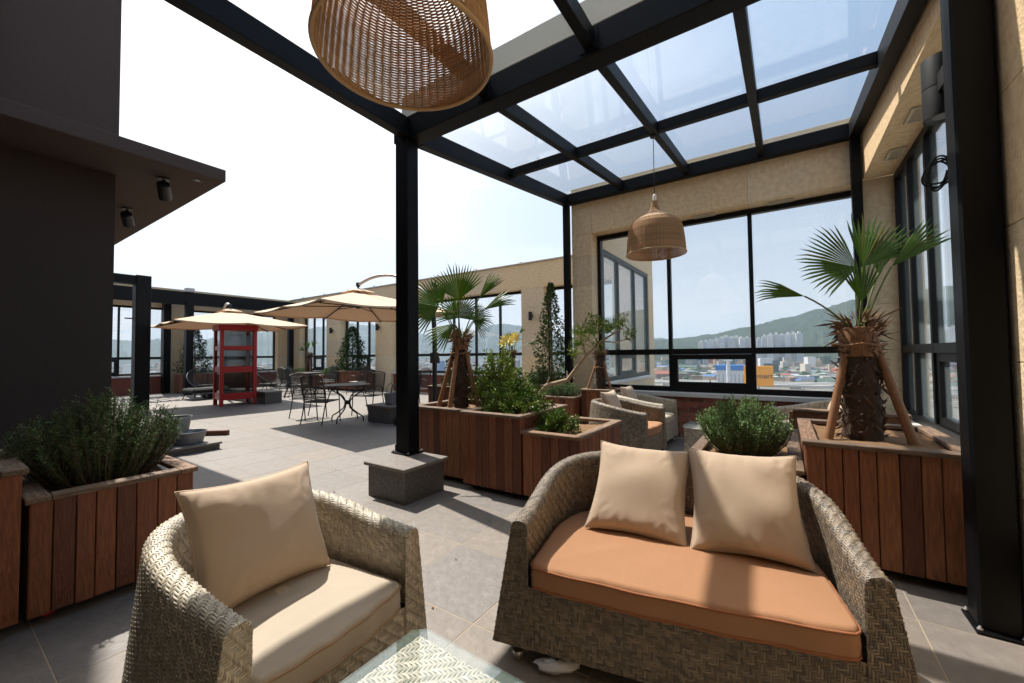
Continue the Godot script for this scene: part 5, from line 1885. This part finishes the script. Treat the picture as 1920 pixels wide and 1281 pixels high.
	parasol("large sand coloured square parasol over the round table", Vector3(-7.5, 0, -5.3), -.10, 1.5, 2.24, 2.68, Vector3(-5.55, 0, -5.6))
	parasol("sand coloured square parasol behind the red cabinet", Vector3(-12.96, 0, -5.0), -.10, 1.5, 2.2, 2.62, Vector3(-15.6, 0, -5.75))
	# dark canopy of the far corner
	var k := thing("far_canopy", "black louvred canopy along the far left wall", "canopy")
	var ct := [Vector3(-17.6, 0, -9.6), Vector3(-17.6, 0, -5.5), Vector3(-17.6, 0, -1.2)]
	for a in 2:
		var A: Vector3 = ct[a] + Vector3(0, 3.42, 0)
		var B: Vector3 = ct[a + 1] + Vector3(0, 3.42, 0)
		var g4 := Geo.new()
		g4.bar(A, B, .12, .46)
		part(k, "fascia", g4.mesh(), M.steel)
	for a in 40:
		var z := -9.8 + a * .21
		var x1 := -17.66
		slab(k, "louvre", Vector3(-19.28, 3.44, z), Vector3(x1, 3.56, z + .05), M.steel, .003)
	slab(k, "post", Vector3(-17.68, 0, -5.62), Vector3(-17.45, 3.30, -5.40), M.steel, .01)
	slab(k, "post", Vector3(-19.25, 0, -5.42), Vector3(-19.0, 3.60, -5.2), M.steel, .01)
	slab(k, "post", Vector3(-17.68, 0, -9.2), Vector3(-17.5, 3.30, -9.0), M.steel, .01)
	slab(k, "post_cap", Vector3(-17.7, 3.655, -5.63), Vector3(-17.44, 3.80, -5.39), M.silver, .01)
	var po := thing("black_portal", "tall black steel portal beside the brown house", "portal")
	slab(po, "post", Vector3(-13.75, 0, -3.42), Vector3(-13.45, 3.42, -3.12), M.steel, .01)
	slab(po, "lintel", Vector3(-13.74, 3.18, -3.12), Vector3(-13.46, 3.40, -1.7), M.steel, .01)
	slab(po, "post", Vector3(-13.75, 0, -1.95), Vector3(-13.45, 3.18, -1.7), M.steel, .01)
	slab(po, "lamp_arm", Vector3(-13.62, 2.30, -3.11), Vector3(-13.56, 2.33, -2.95), M.iron, .004)

# ---------------------------------------------------------------- the town and the hills
func ridge(called: String, label: String, prof: Array, d0: float, d1: float, base: float, cols: Array, sd: int, rough: float) -> void:
	var nz := FastNoiseLite.new()
	nz.seed = sd
	nz.frequency = .0022
	nz.fractal_octaves = 5
	var g := Geo.new()
	var na := 560
	var nr := 52
	var pts := PackedVector3Array()
	var a0: float = prof[0][0]
	var a1: float = prof[prof.size() - 1][0]
	for i in na + 1:
		var az := lerpf(a0, a1, i / float(na))
		var el := 0.0
		for k in prof.size() - 1:
			if az <= prof[k + 1][0] + 1e-6:
				var f: float = (az - prof[k][0]) / (prof[k + 1][0] - prof[k][0])
				f = f * f * (3 - 2 * f)
				el = lerpf(prof[k][1], prof[k + 1][1], f)
				break
		var dir := Vector3(sin(deg_to_rad(az)), 0, -cos(deg_to_rad(az)))
		for j in nr + 1:
			var f := j / float(nr)
			var d := lerpf(d0, d1 * 1.25, f)
			var rp := (d1 - d0) / (d1 * 1.25 - d0)
			var up := f / rp if f < rp else 1.0 - (f - rp) / (1.0 - rp) * .7
			var hh := base + (el * d1 + 1.3 - base) * (up * up * (3 - 2 * up) * .35 + up * .65)
			var p := dir * d
			hh += nz.get_noise_2d(p.x, p.z) * rough * minf(up * 3.0, 1.0) * (1.0 if f < rp * .93 else .35)
			hh += nz.get_noise_2d(p.x * 16.0, p.z * 16.0) * rough * .26
			pts.append(Vector3(p.x, hh, p.z))
	g.grid(pts, na + 1, nr + 1)
	for k in g.v.size():
		var c: float = nz.get_noise_2d(g.v[k].x * 5.0, g.v[k].z * 5.0) * .5 + .5
		var c2 := clampf(c + R(-.3, .3), 0, 1)
		var A: Color = cols[0]
		var B: Color = cols[1]
		g.c[k] = A.lerp(B, c2)
	var t := thing(called, label, "", Vector3.ZERO, 0, "", "structure")
	part(t, "slope", g.mesh(), vcol(.95))

func build_town() -> void:
	var base := -42.0
	var gm := tri_mat(noise_tex(.03, [[0, Color(.33, .34, .30)], [.5, Color(.47, .46, .43)], [1, Color(.58, .56, .52)]], 81, 5), Vector3(.02, .02, .02), .95, Color.WHITE, true)
	var t := thing("town_ground", "flat town ground far below the terrace", "", Vector3.ZERO, 0, "", "structure")
	var g := Geo.new()
	g.quad(Vector3(-12000, base, 12000), Vector3(12000, base, 12000), Vector3(12000, base, -12000), Vector3(-12000, base, -12000))
	part(t, "plain", g.mesh(), gm)
	ridge("near_hill", "wooded green hill behind the apartment blocks", [[-26.0, .010], [-21.2, .022], [-13.5, .030], [-10.3, .0353], [-7.8, .0412], [-3.6, .0548], [.74, .0687], [3.74, .0823], [6.5, .0966], [8.7, .1018], [10.7, .1015], [12.6, .1071], [13.6, .1073], [17, .100], [24, .07], [34, .03]], 1250, 2100, base - 4, [Color(.009, .024, .014), Color(.022, .042, .022)], 5, 22.0)
	ridge("far_mountains", "pale blue mountains along the horizon", [[-95, .03], [-80, .035], [-72.3, .0327], [-69.4, .0419], [-66.3, .0539], [-62.9, .0631], [-60.9, .058], [-59.3, .0668], [-56.8, .0786], [-53.5, .0697], [-50.1, .0576], [-45.8, .0474], [-41.4, .0537], [-38.4, .064], [-36.5, .0744], [-35, .0781], [-33, .0725], [-30.8, .056], [-26.3, .0416], [-21.2, .0348], [-19, .0417], [-16.2, .0355], [-12.2, .0264], [-4, .03], [10, .04], [30, .03]], 3400, 5200, base - 4, [Color(.009, .024, .014), Color(.022, .042, .022)], 9, 60.0)
	# apartment slabs
	var ap := [[-8.75, 1330, 44], [-8.2, 1335, 46], [-7.6, 1330, 48], [-7.0, 1340, 50], [-6.4, 1330, 57], [-5.85, 1345, 61], [-5.3, 1330, 56], [-4.75, 1340, 60], [-4.2, 1330, 54], [-3.6, 1345, 56], [-3.0, 1335, 52], [-2.4, 1330, 50], [-1.8, 1340, 58], [-1.2, 1330, 63], [-.6, 1335, 65], [0, 1345, 62], [.55, 1330, 64], [1.05, 1340, 66], [1.6, 1330, 65], [10.9, 1180, 56], [11.5, 1190, 60], [12.1, 1180, 62], [12.6, 1195, 58], [13.15, 1185, 61], [13.75, 1180, 60], [14.3, 1190, 62]]
	var cw := [Color(.80, .79, .77), Color(.74, .75, .77), Color(.83, .80, .76), Color(.70, .71, .72)]
	var wm := []
	for c in cw:
		wm.append(mat(c, .85))
	var dm := mat(Color(.64, .66, .69), .6)
	for q in ap:
		var az := deg_to_rad(q[0])
		var b := thing("apartment_block", "pale high rise apartment block at the foot of the wooded hill", "building", Vector3(sin(az) * q[1], 0, -cos(az) * q[1]), -az + R(-.35, .35), "apartment blocks under the hill")
		var wd := R(11, 17)
		var dp := R(9, 12)
		var h: float = q[2] * .76
		slab(b, "wall", Vector3(-wd * .5, base, -dp * .5), Vector3(wd * .5, h, dp * .5), wm[rng.randi() % 4], .05)
		slab(b, "roof_house", Vector3(-wd * .2, h + .02, -dp * .3), Vector3(wd * .2, h + R(3, 6), dp * .3), wm[rng.randi() % 4], .05)
		for s in [-.27, 0.0, .27]:
			slab(b, "window_strip", Vector3(wd * s - wd * .055, base + 4, dp * .5 + .02), Vector3(wd * s + wd * .055, h - 2.5, dp * .5 + .25), dm, .02)
	# houses: the ones in view through the two near windows are things of their own
	var roofs := [Color(.26, .40, .58), Color(.44, .46, .48), Color(.55, .33, .27), Color(.33, .43, .40), Color(.62, .61, .59), Color(.30, .34, .42), Color(.50, .44, .38), Color(.24, .33, .30)]
	var names := ["blue", "grey", "red", "green grey", "pale", "slate", "tan", "dark green"]
	var rm := []
	for c in roofs:
		rm.append(mat(c, .8))
	var wl := [Color(.74, .72, .68), Color(.62, .60, .57), Color(.70, .62, .53), Color(.80, .80, .80), Color(.55, .47, .42)]
	var wlm := []
	for c in wl:
		wlm.append(mat(c, .9))
	var gable := Geo.new()
	gable.quad(Vector3(-.55, 0, .55), Vector3(.55, 0, .55), Vector3(.55, .32, 0), Vector3(-.55, .32, 0))
	gable.quad(Vector3(.55, 0, -.55), Vector3(-.55, 0, -.55), Vector3(-.55, .32, 0), Vector3(.55, .32, 0))
	gable.tri(Vector3(.55, 0, .55), Vector3(.55, 0, -.55), Vector3(.55, .32, 0))
	gable.tri(Vector3(-.55, 0, -.55), Vector3(-.55, 0, .55), Vector3(-.55, .32, 0))
	var gm2 := gable.mesh()
	var bx := BoxMesh.new()
	var made := 0
	while made < 285:
		var az := deg_to_rad(R(-22, 15.5))
		var d := 560.0 * pow(R(1.0, 2.25), 1.1)
		var s := Vector3(R(9, 22), R(5, 12), R(8, 15))
		if made % 9 == 0:
			s = Vector3(R(24, 44), R(8, 13), R(14, 22))
		var rk := rng.randi() % 8
		var o := thing("town_house", "small town house with %s roof beyond the windows" % names[rk], "house", Vector3(sin(az) * d, base, -cos(az) * d), R(-.5, .5), "town houses with %s roofs" % names[rk])
		var flat := rng.randf() < .45
		part(o, "wall", bx, wlm[rng.randi() % 5], Transform3D(Basis.from_scale(s), Vector3(0, s.y * .5, 0)))
		if flat:
			part(o, "roof", bx, rm[rk], Transform3D(Basis.from_scale(Vector3(s.x + .6, .8, s.z + .6)), Vector3(0, s.y + .42, 0)))
		else:
			part(o, "roof", gm2, rm[rk], Transform3D(Basis.from_scale(Vector3(s.x, s.z * .8, s.z)), Vector3(0, s.y + .02, 0)))
		made += 1
	var mm := MultiMesh.new()
	mm.transform_format = MultiMesh.TRANSFORM_3D
	mm.use_colors = true
	mm.mesh = BoxMesh.new()
	mm.instance_count = 5200
	for k in 5200:
		var far := k > 2300
		var az := deg_to_rad(R(-84, -22) if far else R(-24, 17))
		var d := R(500, 3200) if far else R(620, 1250) 
		if not far and k % 3 == 0:
			d = R(1000, 1300)
		var s := Vector3(R(7, 20), R(5, 13), R(7, 16))
		if k % 23 == 0:
			s.y = R(18, 34)
		mm.set_instance_transform(k, Transform3D(Basis(Vector3.UP, R(-.6, .6)) * Basis.from_scale(s), Vector3(sin(az) * d, base + s.y * .5, -cos(az) * d)))
		var cc: Color = (roofs[rng.randi() % 8] if rng.randf() < .4 else wl[rng.randi() % 5]).srgb_to_linear()
		mm.set_instance_color(k, cc)
	var mi := MultiMeshInstance3D.new()
	mi.name = "distant_town"
	mi.multimesh = mm
	mi.material_override = vcol(.9)
	add_child(mi)
	tag(mi, "dense mass of small buildings fading into the haze", "town", "", "stuff")
	# trees between the houses
	var tm := MultiMesh.new()
	tm.transform_format = MultiMesh.TRANSFORM_3D
	tm.use_colors = true
	var tg := Geo.new()
	var nz := FastNoiseLite.new()
	nz.frequency = 1.4
	var pts := PackedVector3Array()
	for a in 9:
		for b in 13:
			var th := PI * a / 8.0
			var ph := TAU * b / 12.0
			var dd := Vector3(sin(th) * cos(ph), cos(th), sin(th) * sin(ph))
			pts.append(dd * (1.0 + .5 * nz.get_noise_3dv(dd)))
	tg.grid(pts, 9, 13, false, true)
	tm.mesh = tg.mesh()
	tm.instance_count = 700
	for k in 700:
		var az := deg_to_rad(R(-30, 17))
		var d := R(620, 1280)
		var s := R(3, 8)
		tm.set_instance_transform(k, Transform3D(Basis.from_scale(Vector3(s * 1.2, s, s * 1.2)), Vector3(sin(az) * d, base + s * .8, -cos(az) * d)))
		var f := R(.6, 1.3)
		tm.set_instance_color(k, Color(.035 * f, .07 * f, .025 * f))
	var ti := MultiMeshInstance3D.new()
	ti.name = "town_trees"
	ti.multimesh = tm
	ti.material_override = vcol(.95)
	add_child(ti)
	tag(ti, "dark green trees scattered between the town buildings", "trees", "", "stuff")
	# railway yard and road in front of the houses
	var rl := thing("railway_yard", "railway tracks and roads running across below the window", "", Vector3.ZERO, 0, "", "structure")
	var cols := [Color(.52, .47, .43), Color(.62, .58, .54), Color(.40, .36, .33), Color(.66, .60, .55), Color(.46, .42, .39), Color(.70, .69, .67)]
	for k in 14:
		var z := -430.0 - k * 9.0
		part(rl, "track_bed", bx, mat(cols[k % 6], .95), Transform3D(Basis(Vector3.UP, .035) * Basis.from_scale(Vector3(1100, .4, 5.2)), Vector3(-80, base + .35, z)))
	for k in 3:
		part(rl, "viaduct", bx, mat(cols[5], .9), Transform3D(Basis(Vector3.UP, .05) * Basis.from_scale(Vector3(900, 2.0, 7.0)), Vector3(-120, base + 7.5, -505.0 - k * 22.0)))
	# long blue roofed hall
	var hl := thing("blue_roof_hall", "long white hall with bright blue roof beyond the tracks", "hall", Vector3(-40.5, base, -470), .05)
	slab(hl, "wall", Vector3(-17, 0, -9), Vector3(17, 25, 9), wlm[3], .05)
	slab(hl, "roof", Vector3(-18, 25.02, -10), Vector3(18, 30, 10), mat(Color(.17, .46, .74), .7), .05)
	for k in 9:
		slab(hl, "window_strip", Vector3(-15.6 + k * 3.6, 4, 9.02), Vector3(-14.0 + k * 3.6, 21, 9.3), dm, .02)
	# white building seen through the return window
	var wb := thing("white_office", "white office block with dark window bands seen through two windows", "building", Vector3(-160, base, -395), .35)
	slab(wb, "wall", Vector3(-14, 0, -10), Vector3(14, 41, 10), wlm[3], .05)
	for k in 5:
		slab(wb, "window_band", Vector3(-12.5, 17.5 + k * 4.8, 10.02), Vector3(12.5, 19.6 + k * 4.8, 10.2), mat(Color(.12, .14, .17), .4), .02)
	# orange sign on its mast
	var sg := thing("shop_sign", "big orange shop sign with dark lettering on a mast beyond the window", "sign", Vector3(-11.5, -12.0, -259.7), .03)
	slab(sg, "board", Vector3(-6.9, -5.5, -.8), Vector3(6.9, 5.5, .8), mat(Color(.96, .62, .06), .6), .1)
	slab(sg, "mast", Vector3(-.5, base + 12.0, -.5), Vector3(.5, -5.52, .5), M.silver, .05)
	var font := SystemFont.new()
	font.font_names = PackedStringArray(["Droid Sans"])
	for q in [["e", -2.2, Color(.93, .88, .78)], ["mart", 2.9, Color(.30, .26, .24)]]:
		var tx := TextMesh.new()
		tx.text = q[0]
		tx.font = font
		tx.font_size = 64
		tx.pixel_size = .052
		tx.depth = .2
		part(sg, "lettering", tx, mat(q[2], .7), Transform3D(Basis.IDENTITY, Vector3(q[1], -.1, .95)))
	var pl := thing("light_mast", "slim pale mast standing beside the orange sign", "mast", Vector3(-24.0, base, -238.8))
	var pg := Geo.new()
	pg.tube([Vector3.ZERO, Vector3(0, 38.5, 0)], [1.15, .95], 12)
	part(pl, "shaft", pg.mesh(), wlm[3])
	slab(pl, "head", Vector3(-2.0, 38.5, -.6), Vector3(2.0, 39.3, .6), wlm[3], .05)

func _ready() -> void:
	rng.seed = 4711
	make_materials()
	set_view()
	build_floor()
	build_walls()
	build_pergola()
	build_seats()
	build_tables()
	build_lamps()
	build_planters()
	build_terrace()
	build_town()
